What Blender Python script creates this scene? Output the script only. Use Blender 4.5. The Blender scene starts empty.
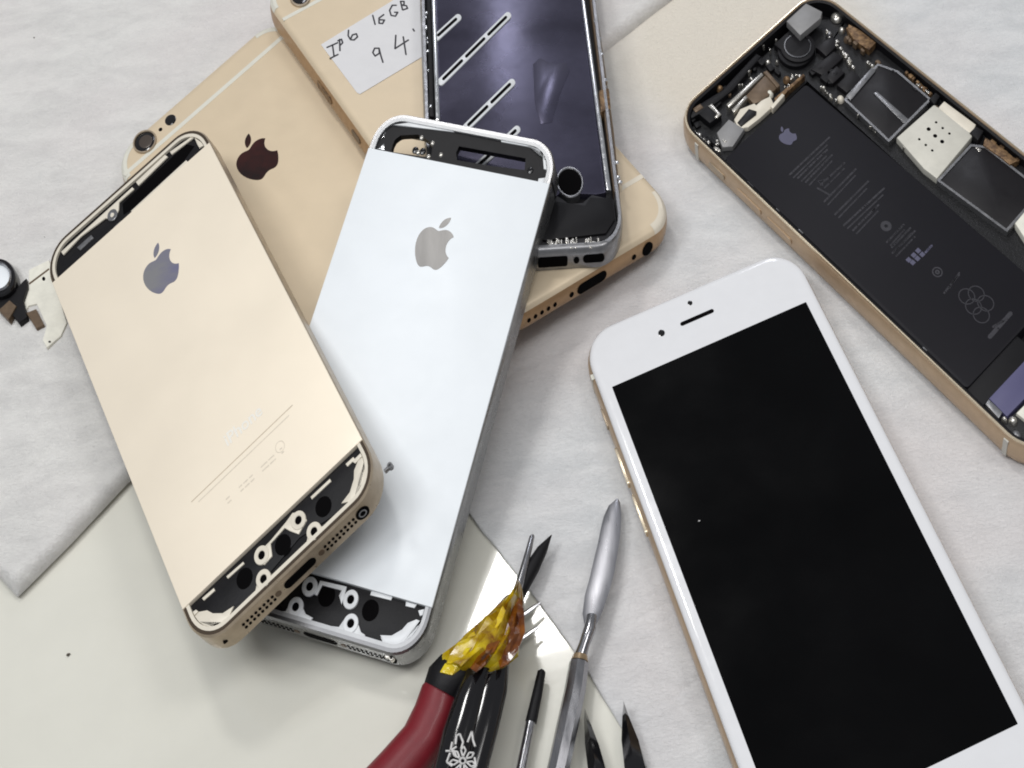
import bpy, bmesh, math, random
from mathutils import Vector, Matrix
random.seed(7)
S = bpy.context.scene
col = S.collection
W, H = 1024, 768
F = 1649.0

# ------------------------------------------------------------------ camera (units: cm)
cam_data = bpy.data.cameras.new("camera")
cam = bpy.data.objects.new("camera", cam_data); col.objects.link(cam)
def Rx(a): return Matrix.Rotation(a, 3, 'X')
def Ry(a): return Matrix.Rotation(a, 3, 'Y')
A0, B0 = .6415, .1102
R0 = Ry(B0) @ Rx(A0)
n = R0.transposed() @ Vector((0, 0, 1)); n.x /= .75; n.normalize()
R2 = Ry(math.asin(-n.x)) @ Rx(math.atan2(n.y, n.z))
D0 = Matrix(((.75, 0, 0), (0, 1, 0), (0, 0, 1)))
C = (R2 @ D0 @ R0.transposed()) @ Vector((0, 0, 28.316))
C = Vector((0, 0, C.z))
cam.matrix_world = Matrix.Translation(C) @ R2.to_4x4()
cam_data.sensor_width = 36; cam_data.lens = F / W * 36
cam_data.clip_start = .5; cam_data.clip_end = 1000
S.camera = cam

def ray(px, py):
    return (R2 @ Vector(((px - 512) / F, (384 - py) / F, -1))).normalized()
def at(px, py, z=0.):
    d = ray(px, py); return C + d * ((z - C.z) / d.z)
class Plane:                       # z = a + b x + c y
    def __init__(s, pts):          # three or four (px,py,z)
        P = [at(*p) for p in pts]
        a, b, c = P[:3]
        s.n = (b - a).cross(c - a).normalized()
        if s.n.z < 0: s.n = -s.n
        s.p = a
    def hit(s, px, py):
        d = ray(px, py); return C + d * ((s.p - C).dot(s.n) / d.dot(s.n))
    def z(s, x, y): return s.p.z - (s.n.x * (x - s.p.x) + s.n.y * (y - s.p.y)) / s.n.z

def homog(src, dst):
    # solve 8x8
    M = []
    for (u, v), (x, y) in zip(src, dst):
        M.append([u, v, 1, 0, 0, 0, -u * x, -v * x, x]); M.append([0, 0, 0, u, v, 1, -u * y, -v * y, y])
    N = 8
    for i in range(N):
        p = max(range(i, N), key=lambda r: abs(M[r][i])); M[i], M[p] = M[p], M[i]
        for r in range(N):
            if r != i:
                f = M[r][i] / M[i][i]
                for k in range(i, N + 1): M[r][k] -= f * M[i][k]
    h = [M[i][N] / M[i][i] for i in range(N)] + [1]
    return h
def happ(h, u, v):
    d = h[6] * u + h[7] * v + h[8]
    return ((h[0] * u + h[1] * v + h[2]) / d, (h[3] * u + h[4] * v + h[5]) / d)

class Frame:
    """local mm frame (u right, v down the phone, w up) of one phone lying in the scene"""
    def __init__(s, loc, pix, plane, ws=1.):
        s.ws = ws
        s.h = homog(loc, pix); s.hi = homog(pix, loc); s.pl = plane
    def P(s, u, v, w=0.):
        return s.pl.hit(*happ(s.h, u, v)) + s.pl.n * (w * .1 * s.ws)
    def L(s, px, py): return happ(s.hi, px, py)
    def Ls(s, pts): return [s.L(*p) for p in pts]
class WorldFrame:
    def P(s, u, v, w=0.): return Vector((u, v, w))
WF = WorldFrame()

# ------------------------------------------------------------------ materials
def srgb(c):
    return tuple(((x / 255 / 12.92) if x / 255 <= .04045 else ((x / 255 + .055) / 1.055) ** 2.4) for x in c) + (1,)
MATS = {}
def mat(name, c, metal=0., rough=.5, var=0., vscale=3., bump=0., bscale=40., rvar=0., coat=0., coatr=.1, spec=.5, trans=0., c2=None, stretch=None, ior=1.45):
    m = bpy.data.materials.new(name); m.use_nodes = True
    nt = m.node_tree; N = nt.nodes; Lk = nt.links
    b = N['Principled BSDF']
    base = srgb(c)
    b.inputs['Base Color'].default_value = base
    b.inputs['Metallic'].default_value = metal
    b.inputs['Roughness'].default_value = rough
    b.inputs['Coat Weight'].default_value = coat
    b.inputs['Coat Roughness'].default_value = coatr
    b.inputs['Specular IOR Level'].default_value = spec
    b.inputs['Transmission Weight'].default_value = trans
    b.inputs['IOR'].default_value = ior
    tc = N.new('ShaderNodeTexCoord'); mp = N.new('ShaderNodeMapping')
    Lk.new(tc.outputs['Object'], mp.inputs['Vector'])
    if stretch:
        mp.inputs['Scale'].default_value = stretch[:3]
        mp.inputs['Rotation'].default_value = (0, 0, stretch[3])
    if var or c2:
        nz = N.new('ShaderNodeTexNoise'); nz.inputs['Scale'].default_value = vscale; nz.inputs['Detail'].default_value = 6
        nz.inputs['Roughness'].default_value = .6
        Lk.new(mp.outputs[0], nz.inputs['Vector'])
        cr = N.new('ShaderNodeValToRGB')
        cr.color_ramp.elements[0].position = .35; cr.color_ramp.elements[1].position = .65
        a2 = srgb(c2) if c2 else tuple(x * (1 - var) for x in base[:3]) + (1,)
        cr.color_ramp.elements[0].color = a2; cr.color_ramp.elements[1].color = base
        Lk.new(nz.outputs['Fac'], cr.inputs[0]); Lk.new(cr.outputs[0], b.inputs['Base Color'])
    if rvar:
        nr = N.new('ShaderNodeTexNoise'); nr.inputs['Scale'].default_value = vscale * 1.7; nr.inputs['Detail'].default_value = 8
        Lk.new(mp.outputs[0], nr.inputs['Vector'])
        mr = N.new('ShaderNodeMapRange'); mr.inputs['From Min'].default_value = .3; mr.inputs['From Max'].default_value = .7
        mr.inputs['To Min'].default_value = max(0, rough - rvar); mr.inputs['To Max'].default_value = rough + rvar
        Lk.new(nr.outputs['Fac'], mr.inputs['Value']); Lk.new(mr.outputs[0], b.inputs['Roughness'])
    if bump:
        nb = N.new('ShaderNodeTexNoise'); nb.inputs['Scale'].default_value = bscale; nb.inputs['Detail'].default_value = 5
        Lk.new(mp.outputs[0], nb.inputs['Vector'])
        bp = N.new('ShaderNodeBump'); bp.inputs['Strength'].default_value = 1; bp.inputs['Distance'].default_value = bump
        Lk.new(nb.outputs['Fac'], bp.inputs['Height']); Lk.new(bp.outputs[0], b.inputs['Normal'])
    MATS[name] = m
    return m

M = {}
M['gold'] = mat('gold_aluminium', (216, 198, 170), .18, .42, var=.04, vscale=1.2, rvar=.05, bump=.0006, bscale=120)
M['gold_pale'] = mat('pale_gold_aluminium', (241, 229, 209), .12, .42, var=.03, vscale=.5, rvar=.06, bump=.0012, bscale=90)
M['gold_side'] = mat('gold_edge', (194, 170, 142), .4, .38, var=.10, vscale=4, rvar=.08)
M['gold_dark'] = mat('gold_edge_dark', (182, 166, 144), .5, .35, var=.15, vscale=4, rvar=.08)
M['gold_brown'] = mat('gold_brown_side', (176, 144, 108), .55, .36, var=.1, vscale=4, rvar=.06)
M['chamfer_gold'] = mat('gold_chamfer_reflection', (112, 98, 84), .8, .24)  # dark reflection in the polished edge, put into its colour
M['chamfer_silver'] = mat('grey_chamfer', (132, 132, 134), .8, .3)
M['lid'] = mat('dull_grey_lid', (146, 145, 145), .25, .45, var=.12, vscale=3)
M['lens_core'] = mat('lens_core', (74, 66, 60), .2, .3)
M['gold_light'] = mat('gold_chamfer', (236, 222, 196), .8, .25)
M['silver'] = mat('silver_aluminium', (233, 237, 240), .1, .55, var=.03, vscale=.8, rvar=.08, bump=.0012, bscale=90)
M['steel_side'] = mat('silver_edge', (150, 150, 150), .85, .30, var=.12, vscale=3, rvar=.08)
M['chrome'] = mat('polished_trim', (225, 226, 228), .95, .18, rvar=.08, vscale=3)
M['trim_gold'] = mat('cream_trim', (226, 218, 202), .1, .42, var=.08)
M['trim_grey'] = mat('grey_trim', (178, 179, 181), .4, .4, var=.1)
M['trim_silver'] = mat('white_trim', (222, 224, 226), .08, .42, var=.08)
M['grey_metal'] = mat('grey_metal', (150, 150, 152), .8, .34, var=.2, vscale=5, rvar=.1)
M['black'] = mat('black_plastic', (20, 19, 22), 0, .5, spec=.3, var=.35, vscale=4, bump=.004, bscale=14)
M['black_soft'] = mat('black_film', (16, 15, 18), 0, .55, spec=.3, var=.2, vscale=2)
M['black_gloss'] = mat('black_gloss', (16, 15, 18), 0, .12, coat=.5, var=.2)
M['deep'] = mat('dark_void', (7, 6, 7), 0, .8, spec=.05)
M['screen'] = mat('screen_glass', (5, 5, 6), 0, .14, spec=.16, rvar=.05, vscale=.35, var=.3)
M['white_glass'] = mat('white_front_glass', (226, 226, 228), 0, .12, coat=.4, coatr=.04, rvar=.04, var=.02)
M['logo_mirror'] = mat('polished_logo', (138, 136, 134), .35, .38, var=.2, vscale=1.2, stretch=(3, .5, 1, .3))
M['logo_blue'] = mat('polished_logo_bluish', (150, 149, 152), .45, .32, c2=(126, 124, 160), vscale=.9, stretch=(.6, 1.2, 1, .0))
M['logo_dark'] = mat('dark_logo', (26, 14, 12), .2, .12, c2=(60, 22, 18), vscale=1.4, coat=.5)
M['band'] = mat('antenna_plastic', (214, 212, 200), 0, .4, var=.05)
M['band_warm'] = mat('antenna_plastic_warm', (216, 207, 190), 0, .45)
M['band_grey'] = mat('antenna_plastic_grey', (196, 194, 186), 0, .4, var=.05)
M['paper'] = mat('sticker_paper', (214, 213, 214), 0, .6, var=.03, bump=.001, bscale=60)
M['ink'] = mat('pen_ink', (48, 46, 52), 0, .5, var=.3, vscale=20)
M['film'] = mat('violet_shield_film', (96, 94, 114), .78, .27, c2=(72, 70, 86), vscale=.35, rvar=.07, bump=.006, bscale=1.6)
M['film3'] = mat('folded_shield_film', (76, 74, 90), .7, .3, var=.1)
M['film2'] = mat('black_shield_film', (30, 29, 33), 0, .55, var=.2, vscale=1)
M['battery'] = mat('battery_wrap', (23, 22, 27), 0, .5, spec=.22, var=.08, vscale=1.0, bump=.002, bscale=5)
M['print'] = mat('battery_print', (52, 51, 57), 0, .5, var=.3, vscale=14)
M['print_violet'] = mat('battery_logo_print', (84, 83, 104), 0, .5, var=.1)
M['engrave'] = mat('engraving', (205, 190, 168), .2, .5, var=.1, vscale=9)
M['engrave_glint'] = mat('engraving_glint', (250, 246, 236), .2, .3)  # bright reflection of the engraved word, put into its colour
M['engrave_faint'] = mat('engraving_faint', (226, 215, 197), .3, .5, var=.1, vscale=9)
M['chip'] = mat('chip_shield_black', (22, 20, 23), .0, .42, spec=.35, var=.15, vscale=2, rvar=.05)
M['label'] = mat('cream_shield_label', (208, 205, 194), .1, .45, var=.08, vscale=4)
M['board'] = mat('circuit_board', (18, 18, 21), .1, .45, var=.5, vscale=12, bump=.01, bscale=20)
M['copper'] = mat('copper_flex', (150, 120, 86), .4, .42, c2=(78, 58, 42), vscale=9, bump=.006, bscale=25)
M['solder'] = mat('bright_solder', (212, 208, 200), .85, .25, var=.2, vscale=14)
M['brown'] = mat('brown_component', (112, 94, 76), .3, .4, var=.25, vscale=8)
M['violet'] = mat('violet_tape', (84, 82, 116), .1, .45, var=.05)
M['red'] = mat('red_rubber', (118, 28, 38), 0, .42, var=.12, vscale=4, coat=.1, bump=.002, bscale=30)
M['tape'] = mat('amber_tape', (214, 188, 18), 0, .2, c2=(112, 60, 10), vscale=1.9, coat=.6, coatr=.06, bump=.05, bscale=2.4)
M['tape_bright'] = mat('amber_tape_thin', (224, 204, 34), 0, .2, c2=(190, 150, 16), vscale=2, coat=.6, coatr=.06, bump=.04, bscale=3)
M['tape_dark'] = mat('amber_tape_folded', (142, 82, 12), 0, .16, c2=(74, 32, 10), vscale=2, coat=.6, coatr=.06, bump=.03, bscale=4)
M['steel'] = mat('tool_steel', (176, 176, 180), .95, .2, var=.25, vscale=3, rvar=.12, stretch=(1, .25, 1, .1))
M['blade'] = mat('brushed_blade', (158, 158, 163), .92, .3, var=.09, vscale=2.5, rvar=.03, stretch=(4, .5, 1, .25))
M['brass'] = mat('brass_stain', (184, 160, 128), .7, .35, var=.3, vscale=8)
M['floral'] = mat('printed_white', (210, 208, 206), 0, .4, var=.2, vscale=10)
M['dirt'] = mat('dark_grit', (96, 88, 78), 0, .7, var=.3, vscale=10)
M['cream_flex'] = mat('cream_flex', (232, 229, 216), 0, .4, var=.1, vscale=5)

def cloth_mat(name, c, c2, rot, tint=None, patch=None):
    m = bpy.data.materials.new(name); m.use_nodes = True
    nt = m.node_tree; N = nt.nodes; Lk = nt.links; b = N['Principled BSDF']
    b.inputs['Roughness'].default_value = .9; b.inputs['Specular IOR Level'].default_value = .15
    b.inputs['Sheen Weight'].default_value = .15
    tc = N.new('ShaderNodeTexCoord')
    mp = N.new('ShaderNodeMapping'); mp.inputs['Rotation'].default_value = (0, 0, rot); mp.inputs['Scale'].default_value = (1, 2.1, 1)
    Lk.new(tc.outputs['Object'], mp.inputs['Vector'])
    def noise(scale, detail, src=None, rough=.6, dist=0):
        z = N.new('ShaderNodeTexNoise'); z.inputs['Scale'].default_value = scale; z.inputs['Detail'].default_value = detail
        z.inputs['Roughness'].default_value = rough; z.inputs['Distortion'].default_value = dist
        Lk.new((src or mp).outputs[0] if src is None else tc.outputs['Object'], z.inputs['Vector']); return z
    big = noise(.9, 6, dist=.4); fib = noise(9, 8, rough=.7, dist=.6); fine = noise(45, 4); broad = noise(.16, 2, src=1)
    r1 = N.new('ShaderNodeValToRGB'); r1.color_ramp.elements[0].position = .33; r1.color_ramp.elements[1].position = .62
    r1.color_ramp.elements[0].color = srgb(c2); r1.color_ramp.elements[1].color = srgb(c)
    Lk.new(big.outputs['Fac'], r1.inputs[0])
    mix = N.new('ShaderNodeMix'); mix.data_type = 'RGBA'; mix.blend_type = 'MIX'
    mr = N.new('ShaderNodeMapRange'); mr.inputs['From Min'].default_value = .42; mr.inputs['From Max'].default_value = .6
    mr.inputs['To Max'].default_value = .55
    Lk.new(broad.outputs['Fac'], mr.inputs['Value']); Lk.new(mr.outputs[0], mix.inputs['Factor'])
    Lk.new(r1.outputs[0], mix.inputs['A']); mix.inputs['B'].default_value = srgb(tint or c)
    fc = N.new('ShaderNodeMix'); fc.data_type = 'RGBA'; fc.blend_type = 'MULTIPLY'; fc.inputs['Factor'].default_value = 1
    fr2 = N.new('ShaderNodeMapRange'); fr2.inputs['From Min'].default_value = .3; fr2.inputs['From Max'].default_value = .6; fr2.inputs['To Min'].default_value = .93
    Lk.new(fib.outputs['Fac'], fr2.inputs['Value']); Lk.new(mix.outputs['Result'], fc.inputs['A']); Lk.new(fr2.outputs[0], fc.inputs['B'])
    last = fc.outputs['Result']
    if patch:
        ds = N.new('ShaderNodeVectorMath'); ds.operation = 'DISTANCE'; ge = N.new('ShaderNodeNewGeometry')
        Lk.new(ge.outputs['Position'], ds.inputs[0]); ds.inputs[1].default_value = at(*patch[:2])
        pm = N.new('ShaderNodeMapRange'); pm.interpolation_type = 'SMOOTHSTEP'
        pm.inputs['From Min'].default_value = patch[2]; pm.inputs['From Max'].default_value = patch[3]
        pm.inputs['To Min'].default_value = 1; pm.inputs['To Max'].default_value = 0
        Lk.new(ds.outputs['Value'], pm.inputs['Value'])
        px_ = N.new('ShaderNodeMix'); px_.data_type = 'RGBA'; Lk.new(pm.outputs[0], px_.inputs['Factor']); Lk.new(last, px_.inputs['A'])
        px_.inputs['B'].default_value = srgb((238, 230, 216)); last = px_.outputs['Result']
    Lk.new(last, b.inputs['Base Color'])
    a1 = N.new('ShaderNodeMath'); a1.operation = 'MULTIPLY_ADD'; a1.inputs[1].default_value = .5
    Lk.new(fine.outputs['Fac'], a1.inputs[0]); Lk.new(fib.outputs['Fac'], a1.inputs[2])
    bp = N.new('ShaderNodeBump'); bp.inputs['Distance'].default_value = .045; bp.inputs['Strength'].default_value = 1
    Lk.new(a1.outputs[0], bp.inputs['Height']); Lk.new(bp.outputs[0], b.inputs['Normal'])
    return m
M['cloth_a'] = cloth_mat('white_towel', (240, 238, 234), (224, 222, 219), -.72, (236, 229, 227))
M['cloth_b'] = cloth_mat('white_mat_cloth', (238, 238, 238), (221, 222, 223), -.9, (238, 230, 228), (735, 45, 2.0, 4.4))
M['table'] = mat('cream_table_laminate', (220, 218, 207), 0, .16, var=.05, vscale=.4, rvar=.03, coat=.5, coatr=.03, bump=.0008, bscale=6)

# ------------------------------------------------------------------ mesh builder
def rr(cx, cy, w, h, r, n=8):
    o = []
    r = max(min(r, w / 2 - 1e-3, h / 2 - 1e-3), 1e-3)
    for (sx, sy, a0) in ((1, 1, 0), (-1, 1, 90), (-1, -1, 180), (1, -1, 270)):
        for k in range(n + 1):
            a = math.radians(a0 + 90 * k / n)
            o.append((cx + sx * (w / 2 - r) + r * math.cos(a), cy + sy * (h / 2 - r) + r * math.sin(a)))
    return o
def circ(cx, cy, r, n=24): return [(cx + r * math.cos(2 * math.pi * k / n), cy + r * math.sin(2 * math.pi * k / n)) for k in range(n)]
def rect(cx, cy, w, h, rot=0):
    c, s = math.cos(rot), math.sin(rot)
    return [(cx + x * c - y * s, cy + x * s + y * c) for x, y in ((-w / 2, -h / 2), (w / 2, -h / 2), (w / 2, h / 2), (-w / 2, h / 2))]
def capsule(x0, y0, x1, y1, r, n=6):
    a = math.atan2(y1 - y0, x1 - x0); o = []
    for k in range(n + 1):
        t = a - math.pi / 2 + math.pi * k / n; o.append((x1 + r * math.cos(t), y1 + r * math.sin(t)))
    for k in range(n + 1):
        t = a + math.pi / 2 + math.pi * k / n; o.append((x0 + r * math.cos(t), y0 + r * math.sin(t)))
    return o
def area(p): return sum(p[i][0] * p[(i + 1) % len(p)][1] - p[(i + 1) % len(p)][0] * p[i][1] for i in range(len(p))) / 2
def inset(p, d):
    """inset polygon by d (positive shrinks)"""
    if area(p) < 0: p = p[::-1]
    o = []; n = len(p)
    for i in range(n):
        a, b, c = p[i - 1], p[i], p[(i + 1) % n]
        e1 = Vector((b[0] - a[0], b[1] - a[1])); e2 = Vector((c[0] - b[0], c[1] - b[1]))
        if e1.length < 1e-9: e1 = e2
        if e2.length < 1e-9: e2 = e1
        e1.normalize(); e2.normalize()
        n1 = Vector((-e1.y, e1.x)); n2 = Vector((-e2.y, e2.x)); m = n1 + n2
        if m.length < 1e-6: m = n1.copy()
        m.normalize(); k = d / max(.45, m.dot(n1))
        o.append((b[0] + m.x * k, b[1] + m.y * k))
    return o

class MB:
    def __init__(s): s.v = []; s.f = []
    def add(s, vs, fs):
        o = len(s.v); s.v += [tuple(x) for x in vs]; s.f += [tuple(i + o for i in f) for f in fs]
    def rings(s, rs, cap0=True, cap1=True, close=False):
        """rs: list of rings, each a list of (u,v,w)"""
        n = len(rs[0]); vs = [p for r in rs for p in r]; fs = []
        m = len(rs)
        for j in range(m if close else m - 1):
            a = j * n; b = ((j + 1) % m) * n
            for i in range(n):
                k = (i + 1) % n; fs.append((a + i, a + k, b + k, b + i))
        if not close:
            if cap0: fs.append(tuple(range(n - 1, -1, -1)))
            if cap1: fs.append(tuple(range((m - 1) * n, m * n)))
        s.add(vs, fs)
    def ex(s, poly, w0, w1, bev=0.):
        """prism of a polygon from w0 (low) to w1 (top), with optional bevel of the top edge"""
        if area(poly) < 0: poly = poly[::-1]
        R = [[(x, y, w0) for x, y in poly]]
        if bev:
            R.append([(x, y, w1 - bev) for x, y in poly])
            R.append([(x, y, w1 - bev * .3) for x, y in inset(poly, bev * .3)])
            R.append([(x, y, w1) for x, y in inset(poly, bev)])
        else: R.append([(x, y, w1) for x, y in poly])
        s.rings(R)
    def plate(s, outer, holes, w0, w1):
        """polygon with holes, extruded"""
        bm = bmesh.new()
        def loop(p):
            vs = [bm.verts.new((x, y, w1)) for x, y in p]
            for i in range(len(vs)): bm.edges.new((vs[i], vs[(i + 1) % len(vs)]))
        loop(outer)
        for h in holes: loop(h)
        bmesh.ops.triangle_fill(bm, use_beauty=True, use_dissolve=False, edges=bm.edges[:])
        bm.verts.index_update()
        vs = [tuple(v.co) for v in bm.verts]; fs = [tuple(v.index for v in f.verts) for f in bm.faces]
        bnd = [tuple(v.index for v in e.verts) for e in bm.edges if len(e.link_faces) == 1]
        bm.free()
        n = len(vs)
        s.add(vs + [(x, y, w0) for x, y, _ in vs], fs + [tuple(i + n for i in reversed(f)) for f in fs] + [(a, b, b + n, a + n) for a, b in bnd])
    def box(s, u0, u1, v0, v1, w0, w1, bev=0.): s.ex([(u0, v0), (u1, v0), (u1, v1), (u0, v1)], w0, w1, bev)
    def wall_v(s, poly, v0, v1):       # polygon in (u,w), extruded along v
        s.rings([[(x, v0, w) for x, w in poly], [(x, v1, w) for x, w in poly]])
    def wall_u(s, poly, u0, u1):       # polygon in (v,w), extruded along u
        s.rings([[(u0, y, w) for y, w in poly], [(u1, y, w) for y, w in poly]])
    def tube(s, pts, rad, n=12, flat=1., up=None, caps=True):
        pts = [Vector(p) for p in pts]
        if not isinstance(rad, (list, tuple)): rad = [rad] * len(pts)
        R = []
        upv = Vector(up or (0, 0, 1))
        for i, p in enumerate(pts):
            t = (pts[min(i + 1, len(pts) - 1)] - pts[max(i - 1, 0)]).normalized()
            a = t.cross(upv).normalized(); b = a.cross(t).normalized()
            R.append([tuple(p + a * rad[i] * math.cos(2 * math.pi * k / n) + b * rad[i] * flat * math.sin(2 * math.pi * k / n)) for k in range(n)])
        s.rings(R, caps, caps)
    def dome(s, cx, cy, r, w0, h, n=20, m=5):
        R = []
        for j in range(m + 1):
            a = math.pi / 2 * j / m; rr_ = max(r * math.cos(a), r * .02)
            R.append([(x, y, w0 + h * math.sin(a)) for x, y in circ(cx, cy, rr_, n)])
        s.rings(R)
    def ring(s, cx, cy, r0, r1, w0, w1, n=28, b=.12):
        R = [[(x, y, w) for x, y in circ(cx, cy, r, n)] for r, w in ((r0, w0), (r0, w1 - b), (r0 + b, w1), (r1 - b, w1), (r1, w1 - b), (r1, w0))]
        s.rings(R, close=True)
    def build(s, name, m, parent=None, fr=WF, ang=35):
        o0 = Vector(parent.location) if parent and parent.type == 'EMPTY' else (Vector(parent['_o']) if parent and '_o' in parent else None)
        vs = [fr.P(*p) for p in s.v]
        if o0 is None:
            o0 = Vector((sum(v.x for v in vs) / len(vs), sum(v.y for v in vs) / len(vs), min(v.z for v in vs)))
        me = bpy.data.meshes.new(name)
        me.from_pydata([v - o0 for v in vs], [], s.f)
        bm = bmesh.new(); bm.from_mesh(me)
        bmesh.ops.recalc_face_normals(bm, faces=bm.faces[:])
        bm.to_mesh(me); bm.free()
        me.polygons.foreach_set('use_smooth', [True] * len(me.polygons))
        me.set_sharp_from_angle(angle=math.radians(ang))
        me.materials.append(M[m] if isinstance(m, str) else m)
        o = bpy.data.objects.new(name, me); col.objects.link(o)
        if parent: o.parent = parent
        else: o.location = o0
        ORI[o.name] = o0
        if parent: o['_o'] = list(o0)
        else: o['_o'] = list(o0)
        return o
ORI = {}
def thing(name, label, cat, loc, group=None):
    o = bpy.data.objects.new(name, None); col.objects.link(o); o.location = loc
    o.empty_display_size = .5
    tag(o, label, cat, group); return o
def tag(o, label, cat, group=None):
    o['label'] = label; o['category'] = cat
    if group: o['group'] = group
def part(name, m, parent, fr, fn, ang=35):
    b = MB(); fn(b); return b.build(name, m, parent, fr, ang)

def loose(name, m, parent, fr, fn, ang=35):
    b = MB(); fn(b)
    par = list(range(len(b.v)))
    def fd(i):
        while par[i] != i: par[i] = par[par[i]]; i = par[i]
        return i
    for f in b.f:
        for i in f[1:]: par[fd(i)] = fd(f[0])
    grp = {}
    for f in b.f: grp.setdefault(fd(f[0]), []).append(f)
    for fs in grp.values():
        idx = sorted({i for f in fs for i in f}); mp = {i: k for k, i in enumerate(idx)}
        c = MB(); c.v = [b.v[i] for i in idx]; c.f = [tuple(mp[i] for i in f) for f in fs]
        c.build(name, m, parent, fr, ang)

# ------------------------------------------------------------------ emblem outline
APPLE = ["M12.152 6.896c-.948 0-2.415-1.078-3.96-1.04-2.04.027-3.91 1.183-4.961 3.014-2.117 3.675-.546 9.103 1.519 12.09 1.013 1.454 2.208 3.09 3.792 3.039 1.52-.065 2.09-.987 3.935-.987 1.831 0 2.35.987 3.96.948 1.637-.026 2.676-1.48 3.676-2.948 1.156-1.688 1.636-3.325 1.662-3.415-.039-.013-3.182-1.221-3.22-4.857-.026-3.04 2.48-4.494 2.597-4.559-1.429-2.09-3.623-2.324-4.39-2.376-2-.156-3.675 1.09-4.61 1.09z",
         "M15.53 3.83c.843-1.012 1.4-2.427 1.245-3.83-1.207.052-2.662.805-3.532 1.818-.78.896-1.454 2.338-1.273 3.714 1.338.104 2.715-.688 3.559-1.701z"]
import re
def svgpoly(d, k=7):
    nums = [float(x) for x in re.findall(r'-?\d*\.?\d+', d)]
    x, y = nums[:2]; o = [(x, y)]; i = 2
    while i + 5 < len(nums):
        a = nums[i:i + 6]; i += 6
        p = [(x, y), (x + a[0], y + a[1]), (x + a[2], y + a[3]), (x + a[4], y + a[5])]
        for j in range(1, k + 1):
            t = j / k; q = 1 - t
            o.append(tuple(q ** 3 * p[0][c] + 3 * q * q * t * p[1][c] + 3 * q * t * t * p[2][c] + t ** 3 * p[3][c] for c in (0, 1)))
        x, y = p[3]
    o2 = [o[0]]
    for p in o[1:]:
        if math.hypot(p[0] - o2[-1][0], p[1] - o2[-1][1]) > .03: o2.append(p)
    if math.hypot(o2[-1][0] - o2[0][0], o2[-1][1] - o2[0][1]) < .1: o2.pop()
    return o2
def emblem(b, cu, cv, hgt, w0, w1):
    k = hgt / 24
    for d in APPLE:
        p = [(cu + (x - 12) * k, cv + (y - 15) * k) for x, y in svgpoly(d)]
        b.plate(p, [], w0, w1)
def text_mesh(b, s, cu, cv, size, w0, w1):
    cd = bpy.data.curves.new('t', 'FONT'); cd.body = s; cd.size = size; cd.align_x = 'CENTER'; cd.align_y = 'CENTER'; cd.resolution_u = 3; cd.offset = .07
    ob = bpy.data.objects.new('t', cd); col.objects.link(ob)
    bpy.context.view_layer.update()
    me = bpy.data.meshes.new_from_object(ob.evaluated_get(bpy.context.evaluated_depsgraph_get()))
    b.add([(cu + v.co.x, cv - v.co.y, w1) for v in me.vertices], [tuple(p.vertices) for p in me.polygons])
    bpy.data.objects.remove(ob); bpy.data.curves.remove(cd); bpy.data.meshes.remove(me)

def outline(w, h, r, ins, ww, n=10):
    return [(x, y, ww) for x, y in rr(0, 0, w - 2 * ins, h - 2 * ins, r - ins, n)]
PR6 = [(2.6, 0), (1.5, -.1), (.8, -.45), (.3, -1.1), (.05, -2.2), (0, -3.5), (.05, -4.8), (.35, -6.0), (1.0, -6.7), (2.6, -7.1)]
def body6(b): b.rings([outline(67, 138, 10, i, w) for i, w in PR6[:4]] + [outline(67, 138, 10, 1.5, -1.1)])
def side6(b): b.rings([outline(67, 138, 10, i, w) for i, w in PR6[3:]])

# ================================================================== PHONES
# ---- planes
LOC6 = [(-33.5, -69), (33.5, -69), (33.5, 69), (-33.5, 69)]
PXA = [(107, 160), (278, 11), (531, 305), (354, 460)]
plA = Plane([(107, 160, 1.08), (278, 11, 1.08), (531, 305, .84)])
frA = Frame(LOC6, PXA, plA)
PXB = [(259, -9), (409, -89), (683, 216), (499, 326)]
plB = Plane([(259, -9, 1.86), (499, 326, 1.68), (683, 216, .92)])
frB = Frame(LOC6, PXB, plB)
PXD = [(415, -145), (579, -145), (627, 246), (428, 258)]
zB = lambda px, py, dz: (plB.hit(px, py).z + dz)
plD = Plane([(p[0], p[1], plB.hit(*p).z + .65) for p in PXD[1:]])
frD = Frame(LOC6, PXD, plD)
LOC5 = [(-29.3, -51.5), (29.3, -51.5), (29.3, 50.3), (-29.3, 50.3)]
PXS = [(367.6, 147.5), (550.5, 183.8), (433, 607.7), (234, 550)]
plS = Plane([(367.6, 147.5, 2.95), (550.5, 183.8, 2.75), (433, 607.7, 1.15)])
frS = Frame([(-29.3, -50.7), (29.3, -50.7), (29.3, 50.3), (-29.3, 50.3)], PXS, plS)
PXG = [(51.4, 283.4), (210, 141.7), (363, 438.4), (181.5, 610.4)]
plG = Plane([(51.4, 283.4, 1.5), (210, 141.7, 2.45), (363, 438.4, 2.95)])
frG = Frame(LOC5, PXG, plG, .8)
plW = Plane([(612, 387, .83), (806, 302, .83), (1018, 724, .83)])
frW = Frame([(-29.25, -52), (29.25, -52), (29.25, 52), (-29.25, 52)], [(612, 387), (806, 302), (1018, 724), (782, 838)], plW)
plO = Plane([(671, 114, .82), (817, -16, .82), (1008, 435, .82)])
frO = Frame([(-32.8, -69), (33.5, -69), (33.5, 59.5), (-32.8, 59.5)], [(671, 114), (817, -16), (1165, 262), (1008, 435)], plO)
for nm, f_ in (('A', frA), ('B', frB), ('D', frD), ('S', frS), ('G', frG), ('O', frO), ('W', frW)):
    print('corner z', nm, [round(f_.P(u, v).z, 2) for u, v in LOC6])
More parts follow.
